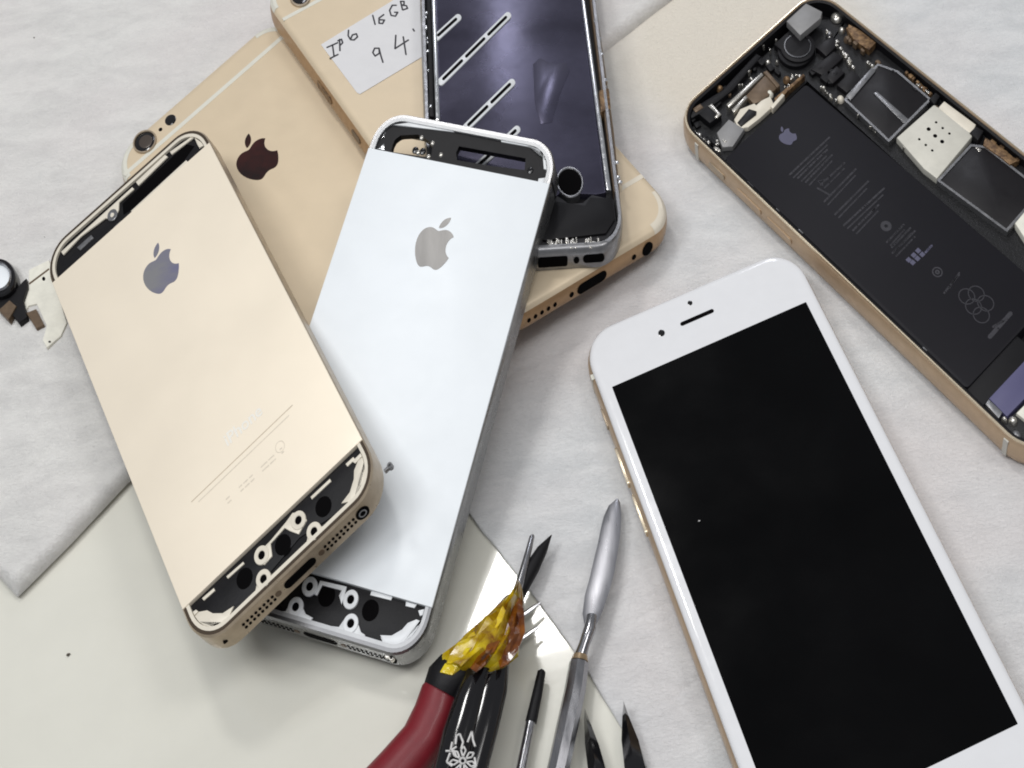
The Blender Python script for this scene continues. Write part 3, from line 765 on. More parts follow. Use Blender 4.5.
def side_band(b, v, u=-33.5, wd=.7):
    b.wall_u([(v - wd, -1.2), (v + wd, -1.2), (v + wd, -6.0), (v - wd, -6.0)], u - .03, u + .9)
part('antenna_band', 'band', tW, frW, lambda b: side_band(b, -57.5))

# ------------------------------------------------------------------ opened gold phone showing battery and boards
tO = thing('opened_phone', 'opened gold phone showing black battery, circuit board shields and screws', 'phone', base_of(frO, 7.1), 'opened phone housings')
part('housing_rim', 'gold_side', tO, frO, lambda b: frame_ring(b, 67, 138, 10, [(1.9, -6.9), (.6, -6.4), (.05, -5), (0, -3.6), (.1, -2), (.45, -.8), (.9, -.1), (1.15, 0), (1.4, -.2), (1.45, -6.0)]), 50)
part('inner_gasket', 'black', tO, frO, lambda b: frame_ring(b, 67, 138, 10, [(1.46, -6), (1.46, -.35), (1.7, -.25), (2.3, -.5), (2.4, -6)]), 50)
part('rim_lip', 'gold_light', tO, frO, lambda b: frame_ring(b, 67, 138, 10, [(.7, -.35), (.85, .03), (1.15, .05), (1.2, -.3)]), 50)
part('housing_floor', 'black_soft', tO, frO, lambda b: b.ex(rr(0, 0, 64, 135, 8, 8), -6.9, -4.6))
bc = frO.Ls([(727, 156), (805, 77), (1060, 300), (966, 387)])
# regularise the battery in local coordinates
bu0 = (bc[0][0] + bc[3][0]) / 2; bu1 = (bc[1][0] + bc[2][0]) / 2; bv0 = (bc[0][1] + bc[1][1]) / 2; bv1 = bc[3][1]
print('battery', bu0, bu1, bv0, bv1)
bat = part('battery', 'battery', tO, frO, lambda b: b.ex(rr((bu0 + bu1) / 2, (bv0 + bv1) / 2, bu1 - bu0, bv1 - bv0, 1.2, 4), -4.6, -1.1, .5))
BW = -1.1
o = part('battery_emblem', 'print_violet', bat, frO, lambda b: emblem(b, *frO.L(788, 134), 6.2, BW - .02, BW + .05))
q1 = lambda x, y: (760 + x / 2.9545, 90 + y / 2.9545)
def words(b, p, q, r=.2, seg=(.05, .16), gap=.03, w=BW + .03):
    a = frO.L(*q1(*p)); c = frO.L(*q1(*q)); dx, dy = c[0] - a[0], c[1] - a[1]; t = 0
    while t < .97:
        l = random.uniform(*seg); e = min(1, t + l)
        b.ex(capsule(a[0] + dx * t, a[1] + dy * t, a[0] + dx * e, a[1] + dy * e, r, 3), BW - .02, w)
        t = e + gap
LINES = [((88, 240), (205, 130)), ((112, 250), (200, 165)), ((135, 262), (215, 180)), ((180, 270), (250, 205)), ((190, 320), (285, 222)), ((222, 358), (320, 260)), ((248, 390), (370, 278)), ((275, 405), (350, 330)),
         ((375, 440), (425, 388)), ((390, 455), (445, 398)), ((392, 472), (460, 405)), ((545, 590), (590, 535))]
for p, q in LINES: part('text_line', 'print', bat, frO, lambda b: words(b, p, q, r=.26, gap=.006, seg=(.02, .07)))
for p, q in LINES[:11]: part('text_line', 'print', bat, frO, lambda b: words(b, (p[0] + 11, p[1] + 9), (q[0] + 8 - (q[0] - p[0]) * .12, q[1] + 9 - (q[1] - p[1]) * .12), r=.2, gap=.006, seg=(.02, .06)))
def marks(b):
    def rg(x, y, r0, r1): b.ring(*frO.L(*q1(x, y)), r0, r1, BW - .02, BW + .04, 18, .04)
    rg(373, 392, .5, 1.6); rg(525, 528, 1.1, 1.5); rg(525, 528, .2, .7)
    for x, y in ((612, 600), (640, 592), (668, 620), (632, 630), (655, 655)): rg(x, y, 2.0, 2.3)
    words(b, (170, 280), (205, 300), .25); words(b, (560, 575), (590, 530), .2)
    a = frO.L(*q1(182, 262)); b.ring(a[0], a[1], 1.0, 1.3, BW - .02, BW + .03, 3, .03)
    words(b, (680, 720), (742, 650), .55, (.3, .5), .04); words(b, (690, 690), (725, 670), .3)
loose('battery_symbol', 'print', bat, frO, marks)
def vm(b):
    for x, y in ((440, 492), (455, 478), (468, 465), (452, 500), (466, 488), (480, 476)): 
        a = frO.L(*q1(x, y)); b.ex(rect(a[0], a[1], 1.3, 1.2), BW - .02, BW + .04)
    words(b, (490, 470), (508, 450), .3)
loose('battery_symbol', 'print_violet', bat, frO, vm)
# top area and board pieces, authored from two enlarged views
r1 = lambda x, y: (670 + x / 3.84, y / 3.84)
R1 = lambda pts: frO.Ls([r1(*p) for p in pts])
r2 = lambda x, y: (820 + x / 3.84, 20 + y / 3.84)
R2_ = lambda pts: frO.Ls([r2(*p) for p in pts])
def blk(name, m, pts, w0, w1, bev=.2, parent=None, f=R1):
    return part(name, m, parent or tO, frO, lambda b: b.ex(f(pts), w0, w1, bev))
part('circuit_board', 'board', tO, frO, lambda b: b.ex(frO.Ls([(806, 72), (850, 8), (1060, 180), (1100, 240), (1060, 300)]), -4.6, -2.6))
part('upper_board', 'board', tO, frO, lambda b: b.ex(frO.Ls([(690, 120), (800, 12), (845, 10), (808, 72), (722, 154)]), -4.6, -2.8))
cc = frO.L(*r1(490, 165))
cam_ = part('camera_block', 'black', tO, frO, lambda b: (b.ex(circ(cc[0], cc[1], 5.6, 32), -3, -1.0, .35), b.ex(rect(cc[0] - .4, cc[1] - 2.4, 8.6, 7, 0), -2.9, -.95, .3)))
part('lens_barrel', 'black_gloss', cam_, frO, lambda b: b.ring(cc[0], cc[1], 3.9, 4.4, -1.0, -.8, b=.08))
blk('camera_lid', 'lid', [(448, 92), (522, 24), (584, 56), (576, 82), (500, 146)], -1.0, .9, .12, cam_)
def roundpart(name, m, x, y, r, w0, w1, parent=None, f=r1): return part(name, m, parent or tO, frO, lambda b: b.dome(*frO.L(*f(x, y)), r, w0, w1 - w0, 22, 4))
part('vibration_motor', 'black', tO, frO, lambda b: b.ring(*frO.L(*r1(480, 175)), 1, 5.6, -3, -1.6))
for (x, y, r, m) in ((375, 215, 1.0, 'solder'), (448, 280, 1.2, 'copper'), (190, 315, 1.1, 'copper'), (428, 132, .7, 'solder'), (410, 215, .6, 'solder'), (640, 40, 1.9, 'solder'), (612, 105, 1.0, 'grey_metal'), (680, 125, 1.1, 'brown'), (382, 335, 1.2, 'cream_flex'), (655, 355, 1.2, 'trim_gold'), (660, 90, 1.1, 'solder'), (617, 352, .7, 'solder'), (590, 315, .8, 'solder')):
    roundpart('screw', m, x, y, r, -2.6, -1.3)
blk('ribbon_connector', 'brown', [(290, 350), (372, 262), (415, 315), (330, 390)], -3, -1.5)
blk('metal_strip', 'solder', [(215, 385), (350, 262), (358, 272), (225, 398)], -3, -1.3, .15)
blk('metal_strip', 'solder', [(235, 405), (290, 350), (298, 358), (245, 418)], -3, -1.3, .15)
blk('metal_strip', 'brown', [(357, 262), (372, 255), (422, 312), (412, 322)], -3, -1.2, .15)
sp = blk('speaker_bracket', 'trim_gold', [(245, 440), (268, 400), (345, 368), (385, 350), (400, 385), (345, 435), (300, 470), (262, 475)], -3, -1.5, .3)
blk('bracket_pad', 'chip', [(258, 455), (302, 403), (332, 412), (330, 425), (272, 470)], -1.5, -1.2, .1, sp)
blk('speaker_plate', 'lid', [(178, 492), (225, 440), (285, 478), (240, 545), (200, 548)], -3, -1.4, .3)
blk('gold_strip', 'copper', [(400, 362), (512, 268), (518, 276), (408, 376)], -3, -1.2, .12)
blk('gold_strip', 'trim_gold', [(385, 395), (430, 345), (440, 352), (395, 404)], -3, -1.1, .12)
blk('earpiece_module', 'black', [(60, 410), (120, 380), (200, 330), (330, 190), (350, 200), (240, 330), (150, 400), (80, 440)], -3, -1.2, .3)
lm_ = blk('front_camera_module', 'black', [(108, 425), (158, 388), (196, 430), (152, 462)], -2.8, -.9, .25)
blk('module_edge', 'solder', [(145, 398), (160, 390), (196, 430), (180, 445), (170, 440), (180, 428)], -.95, -.7, .08, lm_)
blk('front_camera_module', 'brown', [(85, 405), (115, 385), (128, 400), (98, 420)], -2.8, -1, .2)
def junk(b, f, x0, y0, x1, y1, n_, s_, w0=-2.8, w1=-1.2):
    for i in range(n_):
        t = random.random(); q = random.uniform(-1, 1) * 14
        x = x0 + (x1 - x0) * t + q; y = y0 + (y1 - y0) * t + q * .9
        a = frO.L(*f(x, y)); b.ex(rect(a[0], a[1], random.uniform(.5, 1.3) * s_, random.uniform(.5, 1.5) * s_, random.choice((0, .2, 1.57, .8))), w0, w1 - random.random() * .6, .1)
loose('solder_contact', 'solder', tO, frO, lambda b: (junk(b, r1, 75, 480, 190, 560, 15, 1.1), junk(b, r1, 240, 320, 320, 260, 4, .9), junk(b, r1, 170, 545, 215, 520, 8, .8), junk(b, r1, 420, 330, 500, 270, 8, .7)))
loose('board_component', 'black', tO, frO, lambda b: (junk(b, r1, 70, 470, 190, 545, 10, 1.6), junk(b, r1, 330, 200, 420, 260, 8, 1.8, -2.8, -1.4), junk(b, r1, 560, 260, 700, 320, 7, 2.2)))
loose('solder_contact', 'copper', tO, frO, lambda b: (junk(b, r1, 690, 90, 768, 160, 14, 1.1), junk(b, r2, 330, 180, 420, 260, 12, 1.1), junk(b, r2, 640, 440, 760, 520, 12, 1.2)))
loose('solder_contact', 'solder', tO, frO, lambda b: (junk(b, r1, 655, 150, 700, 240, 14, .9), junk(b, r2, 370, 220, 430, 270, 6, .8), junk(b, r2, 195, 150, 215, 165, 5, .8), junk(b, r2, 600, 470, 620, 490, 4, 1.0)))
loose('board_component', 'black', tO, frO, lambda b: (junk(b, r1, 95, 450, 330, 225, 12, 1.3, -2.8, -1.6), junk(b, r1, 560, 240, 720, 300, 8, 1.2, -2.4, -1.1), junk(b, r2, 240, 150, 760, 545, 14, 1.1, -2.6, -1.0)))
loose('board_component', 'brown', tO, frO, lambda b: (junk(b, r1, 110, 430, 330, 240, 8, 1.0, -2.6, -1.3), junk(b, r2, 90, 40, 240, 160, 10, 1.0, -2.4, -.9), junk(b, r2, 420, 300, 620, 440, 5, .9, -2.4, -.9)))
loose('solder_contact', 'solder', tO, frO, lambda b: (junk(b, r1, 350, 180, 540, 60, 5, .6, -2.6, -1.0), junk(b, r1, 560, 300, 640, 370, 6, .6, -2.4, -1.1), junk(b, r2, 90, 300, 280, 460, 5, .5, -2.4, -1.2), junk(b, r2, 290, 440, 460, 600, 7, .5, -2.4, -1.2), junk(b, r2, 20, 20, 110, 140, 10, .7, -2.4, -1.0)))
for q in ([(560, 165), (620, 120), (650, 150), (600, 200)], [(540, 250), (630, 180), (665, 205), (590, 275)], [(640, 310), (700, 250), (740, 290), (680, 340)], [(595, 280), (640, 235), (672, 262), (625, 305)]):
    blk('flex_cable', 'chip', q, -2.8, -1.3, .3)
# copper strip along the far wall
blk('copper_strip', 'copper', [(110, 5), (150, 25), (215, 75), (190, 105), (135, 70), (105, 30)], -3, -.8, .2, None, R2_)
blk('copper_strip', 'copper', [(635, 440), (715, 490), (760, 530), (730, 545), (700, 520), (628, 470)], -3, -.8, .2, None, R2_)
blk('sim_tray', 'trim_gold', [(455, 325), (478, 300), (600, 390), (585, 425), (555, 410)], -3, -.9, .2, None, R2_)
blk('board_clip', 'black', [(420, 295), (445, 270), (462, 285), (440, 318)], -3, -.5, .3, None, R2_)
blk('board_clip', 'black', [(575, 425), (600, 400), (630, 420), (608, 458)], -3, -.4, .4, None, R2_)
# shields
def shield(pts, m, frame_w, f=R2_):
    p = f(pts); q = inset(p, frame_w)
    fr_ = part('shield_frame', 'grey_metal', tO, frO, lambda b: b.plate(p, [q], -3, -1.15))
    return part('board_shield', m, tO, frO, lambda b: b.ex(inset(p, frame_w + .05), -3, -1.3, .15))
shield([(92, 292), (222, 152), (300, 180), (430, 290), (265, 455)], 'chip', .7)
blk('shield_bar', 'grey_metal', [(205, 268), (220, 262), (340, 368), (325, 385)], -1.3, -1.05, .06, None, R2_)
blk('shield_bar', 'grey_metal', [(100, 280), (200, 170), (215, 182), (118, 296)], -1.3, -.95, .06, None, R2_)
lab = blk('board_shield', 'label', [(295, 440), (440, 312), (590, 430), (450, 598), (400, 560)], -3, -.9, .3, None, R2_)
def dots(b):
    for x, y, r in ((447, 382, .45), (418, 408, .7), (472, 404, .45), (443, 434, .7), (498, 425, .45), (470, 456, .7), (382, 447, .45), (407, 469, .45), (432, 490, .45)):
        b.dome(*frO.L(*r2(x, y)), r, -.92, .08, 10, 2)
loose('shield_dot', 'deep', lab, frO, dots)
shield([(450, 602), (580, 462), (640, 470), (860, 640), (720, 800)], 'chip', .7)
blk('white_connector', 'cream_flex', [(750, 768), (790, 720), (850, 770), (830, 850), (790, 830)], -3, -.9, .3, None, R2_)
# lower end: flex and connectors
s1 = lambda x, y: (900 + x / 5.48, 330 + y / 5.48)
S1 = lambda pts: frO.Ls([s1(*p) for p in pts])
blk('battery_flex', 'black_soft', [(370, 300), (640, 0), (760, 100), (450, 400)], -4, -1.5, .3, None, S1)
blk('adhesive_strip', 'violet', [(490, 355), (740, 90), (850, 190), (590, 455)], -4, -1.2, .2, None, S1)
blk('connector_block', 'grey_metal', [(470, 385), (490, 358), (565, 430), (545, 465)], -4, -1.2, .2, None, S1)
blk('connector_block', 'trim_gold', [(440, 415), (465, 400), (545, 490), (520, 505)], -4, -1.0, .2, None, S1)
blk('speaker_module', 'board', [(560, 500), (800, 250), (950, 400), (720, 660)], -4, -1.8, .3, None, S1)
for x, y, r, m in ((622, 475, 1.2, 'solder'), (640, 560, 1.5, 'grey_metal'), (500, 465, .8, 'solder'), (575, 470, .8, 'solder')): roundpart('screw', m, x, y, r, -1.8, -.6, None, s1)
blk('connector_block', 'cream_flex', [(640, 440), (700, 380), (740, 430), (690, 480)], -2, -.9, .2, None, S1)
# spring clips along the near long wall
def edgeclips(b):
    for i in range(34):
        t = i / 34
        if .33 < t < .37 or .5 < t < .54: continue
        v = -50 + 105 * t + random.uniform(-.4, .4)
        if t > .38 and random.random() < .6: continue
        b.box(-31.6, -31.6 + random.uniform(.5, 1.0), v, v + random.uniform(.8, 2.6), -3, random.uniform(-1.6, -.6), .1)
loose('edge_clip', 'grey_metal', tO, frO, edgeclips)
part('mute_switch', 'gold_dark', tO, frO, lambda b: side_button(b, -50.5, -45.5, hw=.9, prot=.25))
part('volume_button', 'gold_side', tO, frO, lambda b: side_button(b, -38.5, -30, hw=.9, prot=.25))
part('volume_button', 'gold_side', tO, frO, lambda b: side_button(b, -26, -17.5, hw=.9, prot=.25))
part('antenna_band', 'band_grey', tO, frO, lambda b: side_band(b, 59.5))
part('antenna_band', 'band_grey', tO, frO, lambda b: side_band(b, -57.0))

# ================================================================== SETTING
tbl = MB(); tbl.box(-70, 70, -55, 95, -2, 0, .2)
tb = tbl.build('table_top', 'table'); tb['kind'] = 'structure'

def polyl(pts, t):
    L_ = [0]
    for i in range(1, len(pts)): L_.append(L_[-1] + (pts[i] - pts[i - 1]).length)
    d = t * L_[-1]
    for i in range(1, len(pts)):
        if d <= L_[i] or i == len(pts) - 1:
            k = (d - L_[i - 1]) / (L_[i] - L_[i - 1]); return pts[i - 1].lerp(pts[i], k)
from mathutils import noise as mn
def seg_d(p, a, b):
    ab = b - a; t = max(0, min(1, (p - a).dot(ab) / ab.dot(ab))); return (p - a - ab * t).length
def fan(n_, x0, x1, y0, y1, ang, seed):
    rg = random.Random(seed); o = []
    for i in range(n_):
        x, y = rg.uniform(x0, x1), rg.uniform(y0, y1); a = math.radians(ang + rg.uniform(-14, 14)); l = rg.uniform(35, 95)
        p = [(x + l * t * math.cos(a) + rg.uniform(-4, 4), y - l * t * math.sin(a) + rg.uniform(-4, 4)) for t in (0, .35, .7, 1)]
        o.append((p, rg.uniform(.018, .042) * rg.choice((1, 1, 1, -1)), rg.uniform(.05, .10)))
    return o
def cloth(name, m, edge, far, h, r, creases, ns, nt_, amp, h0=.1):
    E_ = [at(*p).xy for p in edge]; F_ = [at(*p).xy for p in far]
    cr = [([at(*p).xy for p in c], dp, wd) for c, dp, wd in creases]
    vs = []; fs = []
    for i in range(ns + 1):
        s_ = i / ns
        e = polyl(E_, s_); f = polyl(F_, s_)
        for j in range(nt_ + 1):
            t = (j / nt_) ** 1.6
            p = e.lerp(f, t); dist = t * (f - e).length; ds = min(s_, 1) * 40
            k1_ = min(1, dist / r); k2 = min(1, ds / r)
            z = h0 + (h - h0) * math.sqrt(max(0, 1 - (1 - k1_) ** 2)) * math.sqrt(max(0, 1 - (1 - k2) ** 2))
            k = min(k1_, k2)
            z += k * amp * (mn.noise(Vector((p.x * .35, p.y * .35, 1.3))) + .5 * mn.noise(Vector((p.x * 1.1, p.y * 1.1, 7))))
            for pts, dp, wd in cr:
                d = min(seg_d(p, pts[q], pts[q + 1]) for q in range(len(pts) - 1))
                z -= k * dp * math.exp(-(d / wd) ** 2)
            wob = .4 * h0 * mn.noise(Vector((s_ * 22, 0, 3))) * (1 - k1_)
            vs.append((p.x + wob, p.y + wob, z + .012))
    n1 = nt_ + 1
    for i in range(ns):
        for j in range(nt_): fs.append((i * n1 + j, (i + 1) * n1 + j, (i + 1) * n1 + j + 1, i * n1 + j + 1))
    b = MB(); b.add(vs, fs)
    # underside skirt so that the cloth is a closed sheet
    inn = [Vector(vs[i * n1][:2]).lerp(Vector(vs[(i + 1) * n1 - 1][:2]), .16 / (Vector(vs[i * n1][:2]) - Vector(vs[(i + 1) * n1 - 1][:2])).length * (h0 / .1)) for i in range(ns + 1)]
    b.add([(p.x, p.y, .006) for p in inn] + [vs[i * n1] for i in range(ns + 1)], [(i, i + 1, ns + 2 + i, ns + 1 + i) for i in range(ns)])
    return b.build(name, m, None, WF, 80)
clA = cloth('folded_towel', 'cloth_a', [(20, 600), (75, 545), (128, 488), (300, 332), (470, 178), (608, 54), (684, -6), (860, -140)],
            [(-420, 120), (-330, 20), (-200, -150), (100, -380), (500, -420)], .42, .24,
            [([(30, 150), (60, 128), (100, 97), (150, 60), (205, 22)], .06, .06), ([(-20, 85), (25, 62), (60, 35)], .04, .07), ([(-10, 430), (30, 395), (60, 350)], .04, .09), ([(0, 520), (60, 460), (110, 440)], .035, .08), ([(260, 60), (160, 140)], .02, .2), ([(40, 560), (80, 500)], .02, .2)] + fan(16, -10, 250, 20, 560, 38, 4),
            260, 190, .05)
tag(clA, 'thick white folded towel with rounded corner, under the gold phones at left', 'towel')
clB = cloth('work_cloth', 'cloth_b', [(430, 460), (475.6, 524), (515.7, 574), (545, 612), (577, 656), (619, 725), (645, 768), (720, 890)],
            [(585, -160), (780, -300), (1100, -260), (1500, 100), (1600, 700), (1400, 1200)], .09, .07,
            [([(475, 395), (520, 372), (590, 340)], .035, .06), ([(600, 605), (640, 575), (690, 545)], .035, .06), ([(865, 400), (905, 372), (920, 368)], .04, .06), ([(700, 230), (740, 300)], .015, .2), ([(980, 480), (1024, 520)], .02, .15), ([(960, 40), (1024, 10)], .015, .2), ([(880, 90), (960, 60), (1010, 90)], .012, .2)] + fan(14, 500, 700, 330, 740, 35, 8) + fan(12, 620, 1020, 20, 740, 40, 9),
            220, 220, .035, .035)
tag(clB, 'thin white cloth under the white fronted phone and the metal spatula', 'cloth')

# ================================================================== TOOLS
def wp(px, py, z): return tuple(at(px, py, z))
# metal spatula
tSp = thing('metal_spatula', 'silver steel spatula with flat oval blade and long round handle', 'spatula', at(590, 640, .1))
def blade_fn(b):
    c = [(617, 499, 1), (614.5, 504, 6), (612.5, 514, 9), (611, 525, 10.5), (609, 540, 11.5), (606, 555, 12.3), (602, 575, 13), (597.5, 592, 13.2), (593, 611, 11), (591.5, 622, 7.5), (588, 632, 5)]
    R = []
    for k, (x, y, w) in enumerate(c):
        zz = .34 + .02 * k * (1 if k < 9 else 1.1)
        a = Vector(wp(x - w * .96, y + w * .25, zz)); q = Vector(wp(x + w * .96, y - w * .25, zz)); m_ = (a + q) / 2
        up = Vector((0, 0, .016)); R.append([tuple(a), tuple(a.lerp(m_, .35) + up), tuple(m_ + up * 1.2), tuple(q.lerp(m_, .35) + up), tuple(q), tuple(q.lerp(m_, .35) - up), tuple(m_ - up), tuple(a.lerp(m_, .35) - up)])
    b.rings(R)
bl = part('blade', 'blade', tSp, WF, blade_fn, 25)
part('neck', 'steel', tSp, WF, lambda b: b.tube([wp(592, 616, .52), wp(590, 628, .55), wp(584, 645, .52), wp(579, 660, .47)], [.10, .12, .105, .13], 14))
part('handle', 'steel', tSp, WF, lambda b: b.tube([wp(580, 657, .45), wp(579, 663, .45), wp(575, 690, .46), wp(558, 770, .5), wp(532, 900, .5)], [.11, .185, .2, .205, .21], 8), 20)
part('handle_stain', 'brass', tSp, WF, lambda b: b.tube([wp(580.5, 655, .49), wp(579.5, 661, .48)], [.13, .165], 12))

# slim driver with black tip
tDr = thing('precision_driver', 'slim steel driver with black tip lying left of the spatula', 'screwdriver', at(530, 720, .1))
part('tip', 'black', tDr, WF, lambda b: b.tube([wp(543, 670, .3), wp(541.5, 672, .3), wp(537, 695, .3), wp(531, 722, .3)], [.04, .08, .10, .11], 12))
part('shaft', 'steel', tDr, WF, lambda b: b.tube([wp(531, 720, .3), wp(517, 790, .3), wp(500, 880, .3)], [.09, .10, .12], 14))

# black pointed tweezers
tTw = thing('black_tweezers', 'black tweezers with two sharp points at the bottom of the photo', 'tweezers', at(612, 745, .1))
def arm(b, c, z):
    R = []
    for x, y, w in c:
        a = Vector(wp(x - w, y, z)); q = Vector(wp(x + w, y, z)); m_ = (a + q) / 2; up = Vector((0, 0, .12))
        R.append([tuple(a), tuple(m_ + up), tuple(q), tuple(m_ - up)])
    b.rings(R)
part('arm', 'black_gloss', tTw, WF, lambda b: arm(b, [(585, 710, .5), (587, 722, 3), (592, 745, 7), (597, 770, 9), (640, 900, 14)], .3), 25)
part('arm', 'black_gloss', tTw, WF, lambda b: arm(b, [(624, 704, .5), (625.5, 716, 3.2), (630, 740, 8.5), (635, 768, 10.5), (665, 900, 14)], .35), 25)

# red handled cutter
tCu = thing('hand_cutter', 'dark red handled cutter with black collar at the bottom edge', 'cutter', at(430, 740, .1))
part('handle', 'red', tCu, WF, lambda b: b.tube([wp(447, 681, .75), wp(441, 692, .7), (wp(435, 712, .65)), wp(424, 738, .6), wp(400, 768, .6), wp(360, 812, .6), wp(330, 860, .6)], [.30, .38, .40, .43, .46, .48, .48], 20, .85), 60)
part('collar', 'black', tCu, WF, lambda b: b.tube([wp(463, 664, .8), wp(459, 669, .8), wp(449, 681, .76), wp(443, 692, .7)], [.34, .44, .46, .40], 20, .9), 50)
part('jaw', 'black_gloss', tCu, WF, lambda b: b.tube([wp(452, 690, .6), wp(470, 665, .7), wp(500, 620, .6), wp(512, 600, .5)], [.32, .34, .24, .15], 14), 50)
# patterned tweezers
tPt = thing('patterned_tweezers', 'glossy black tweezers with white flower print beside the red handle', 'tweezers', at(470, 730, .1))
def arm2(b, pts, rad): b.tube(pts, rad, 16, .6)
a1 = part('arm', 'black_gloss', tPt, WF, lambda b: arm2(b, [wp(505, 625, .7), wp(494, 660, .85), wp(488, 690, .9), wp(478, 730, .9), wp(464, 780, .9), wp(440, 880, .9)], [.15, .30, .36, .37, .38, .38]), 60)
a2 = part('arm', 'black_gloss', tPt, WF, lambda b: arm2(b, [wp(500, 622, .8), wp(480, 665, 1.05), wp(468, 700, 1.1), wp(458, 735, 1.1), wp(448, 780, 1.1), wp(430, 880, 1.1)], [.10, .22, .27, .30, .31, .31]), 60)
part('tip', 'steel', tPt, WF, lambda b: b.tube([wp(510, 612, .6), wp(516, 596, .6), wp(524, 568, .6), wp(532, 537, .55), wp(533, 535, .55)], [.10, .09, .075, .055, .03], 12))
part('tip', 'black_soft', tPt, WF, lambda b: b.tube([wp(512, 612, .45), wp(521, 590, .45), wp(532, 568, .45), wp(542, 550, .42), wp(551.5, 535, .4)], [.10, .13, .15, .11, .01], 12))
part('tip', 'steel', tPt, WF, lambda b: b.tube([wp(512, 622, .4), wp(526, 613, .35), wp(540, 603, .3)], [.05, .05, .03], 8))  # glint beside the tape, built as a thin steel spike
part('tip', 'steel', tPt, WF, lambda b: b.tube([wp(508, 650, .4), wp(520, 640, .35), wp(538, 627, .3)], [.05, .05, .03], 8))  # second glint given the shape of a spike
# flower print on the arm
def fl(b):
    z = 1.42
    def P3(x, y): return at(380 + x / 4.57, 600 + y / 4.57, z)
    def st(pts, r):
        for i in range(len(pts) - 1):
            p, q = P3(*pts[i]), P3(*pts[i + 1]); b.tube([tuple(p), tuple(q)], r, 6)
    cx, cy = 378, 735
    for k in range(7):
        a = k * 2 * math.pi / 7 + .3
        for j in range(2):
            aa = a + (j - .5) * .5
            st([(cx + 18 * math.cos(a), cy + 18 * math.sin(a)), (cx + 45 * math.cos(aa), cy + 50 * math.sin(aa)), (cx + 62 * math.cos(a), cy + 66 * math.sin(a))], .018)
    st([(cx + 14 * math.cos(t / 8 * 6.3), cy + 14 * math.sin(t / 8 * 6.3)) for t in range(9)], .02)
    for p in ([(345, 660), (350, 620), (365, 612), (380, 650), (370, 680)], [(320, 700), (305, 740), (330, 760)], [(400, 650), (420, 600), (425, 640), (435, 670)], [(300, 690), (340, 690), (350, 720)], [(410, 780), (440, 760), (432, 720)], [(330, 650), (322, 690), (350, 670)]):
        st(p, .02)
def fl_on(b):
    # drop the print on top of the left arm: radius about .3 above its axis
    fl(b)
part('flower_print', 'floral', a2, WF, fl_on)
# amber tape wrapped round the jaws
tp = MB()
def tape(b):
    secs = [((521, 590), 1.5, 2, .75), ((516, 603), 8, 9, 1.0), ((509, 616), 15, 15, 1.15), ((501, 630), 24, 22, 1.25), ((490, 645), 29, 30, 1.3), ((480, 656), 31, 30, 1.35), ((470, 666), 29, 24, 1.3), ((462, 674), 22, 8, 1.2)]
    R = []; N_ = 28
    for i, ((x, y), wl, wr, zz) in enumerate(secs):
        ring_ = []
        for k in range(N_):
            a = 2 * math.pi * k / N_
            ca, sa = math.cos(a), math.sin(a)
            wx = (wr if ca > 0 else wl) * ca * (1 + .16 * mn.noise(Vector((i * .9, ca * 2.2, 4 + sa))))
            dz = .32 * sa * (1 + 1.1 * mn.noise(Vector((i * .8, ca * 3.1, sa * 2)))) + .10 * mn.noise(Vector((ca * 5, i * 1.3, sa * 3)))
            P_ = at(x + wx * .9, y + wx * .28, max(.3, zz * .8)); ring_.append((P_.x, P_.y, max(.13, P_.z + dz)))
        R.append(ring_)
    b.rings(R)
tape(tp)
tpt = thing('amber_tape', 'tmp', 'tape', at(490, 640, .4))
tpo = tp.build('wrap', 'tape', tpt, WF, 34)
tag(tpt, 'crumpled amber yellow tape wrapped round the tool tips', 'tape')

def sheet(pts, z_, seed, m, nm):
    cx = sum(p[0] for p in pts) / len(pts); cy = sum(p[1] for p in pts) / len(pts)
    rg = random.Random(seed); v = []; n_ = len(pts)
    rows = []
    for k in (1., .6, .25):
        rows.append([tuple(at(cx + (x - cx) * k, cy + (y - cy) * k, z_ + rg.uniform(-.07, .07) + .10 * (1 - k))) for x, y in pts])
    low = [(x, y, z - .03) for x, y, z in rows[0]]
    b = MB(); b.rings([low] + rows); b.build(nm, m, tpt, WF, 20)
sheet([(503, 606), (494, 615), (486, 618), (478, 629), (470, 634), (458, 650), (447, 660), (440, 672), (452, 675), (462, 668), (474, 655), (488, 642), (498, 626), (507, 614)], 1.20, 3, 'tape_bright', 'flap')
sheet([(520, 597), (524, 612), (525, 632), (518, 650), (508, 664), (500, 668), (497, 655), (503, 640), (508, 622), (514, 606)], 1.22, 5, 'tape_dark', 'fold')
sheet([(500, 640), (494, 652), (486, 664), (476, 672), (470, 668), (478, 656), (488, 644)], 1.40, 9, 'tape_dark', 'fold')

# ------------------------------------------------------------------ loose camera part and flex at left
tC = thing('loose_camera_part', 'round silver faced camera part in a black ring at the left edge', 'camera part', at(8, 295, .36))
class PF:      # pixel authored frame lying level at height z (cm), w in mm
    def __init__(s, z): s.z = z
    def P(s, x, y, w=0.): p = at(x, y, s.z); return p + Vector((0, 0, w * .1))
pf = PF(.40)
z0 = 7.68
e1 = lambda x, y: (x / z0, 230 + y / z0)
def ell(cx, cy, rx, ry, n=28): return [(cx + rx * math.cos(2 * math.pi * k / n), cy + ry * math.sin(2 * math.pi * k / n)) for k in range(n)]
def ering(b, cx, cy, r0, r1, w0, w1): 
    R = [[(x, y, w) for x, y in ell(cx, cy, r, r * 1.04)] for r, w in ((r0, w0), (r0, w1 - .3), (r0 + .8, w1), (r1 - 1, w1), (r1, w1 - .4), (r1, w0))]
    b.rings(R, close=True)
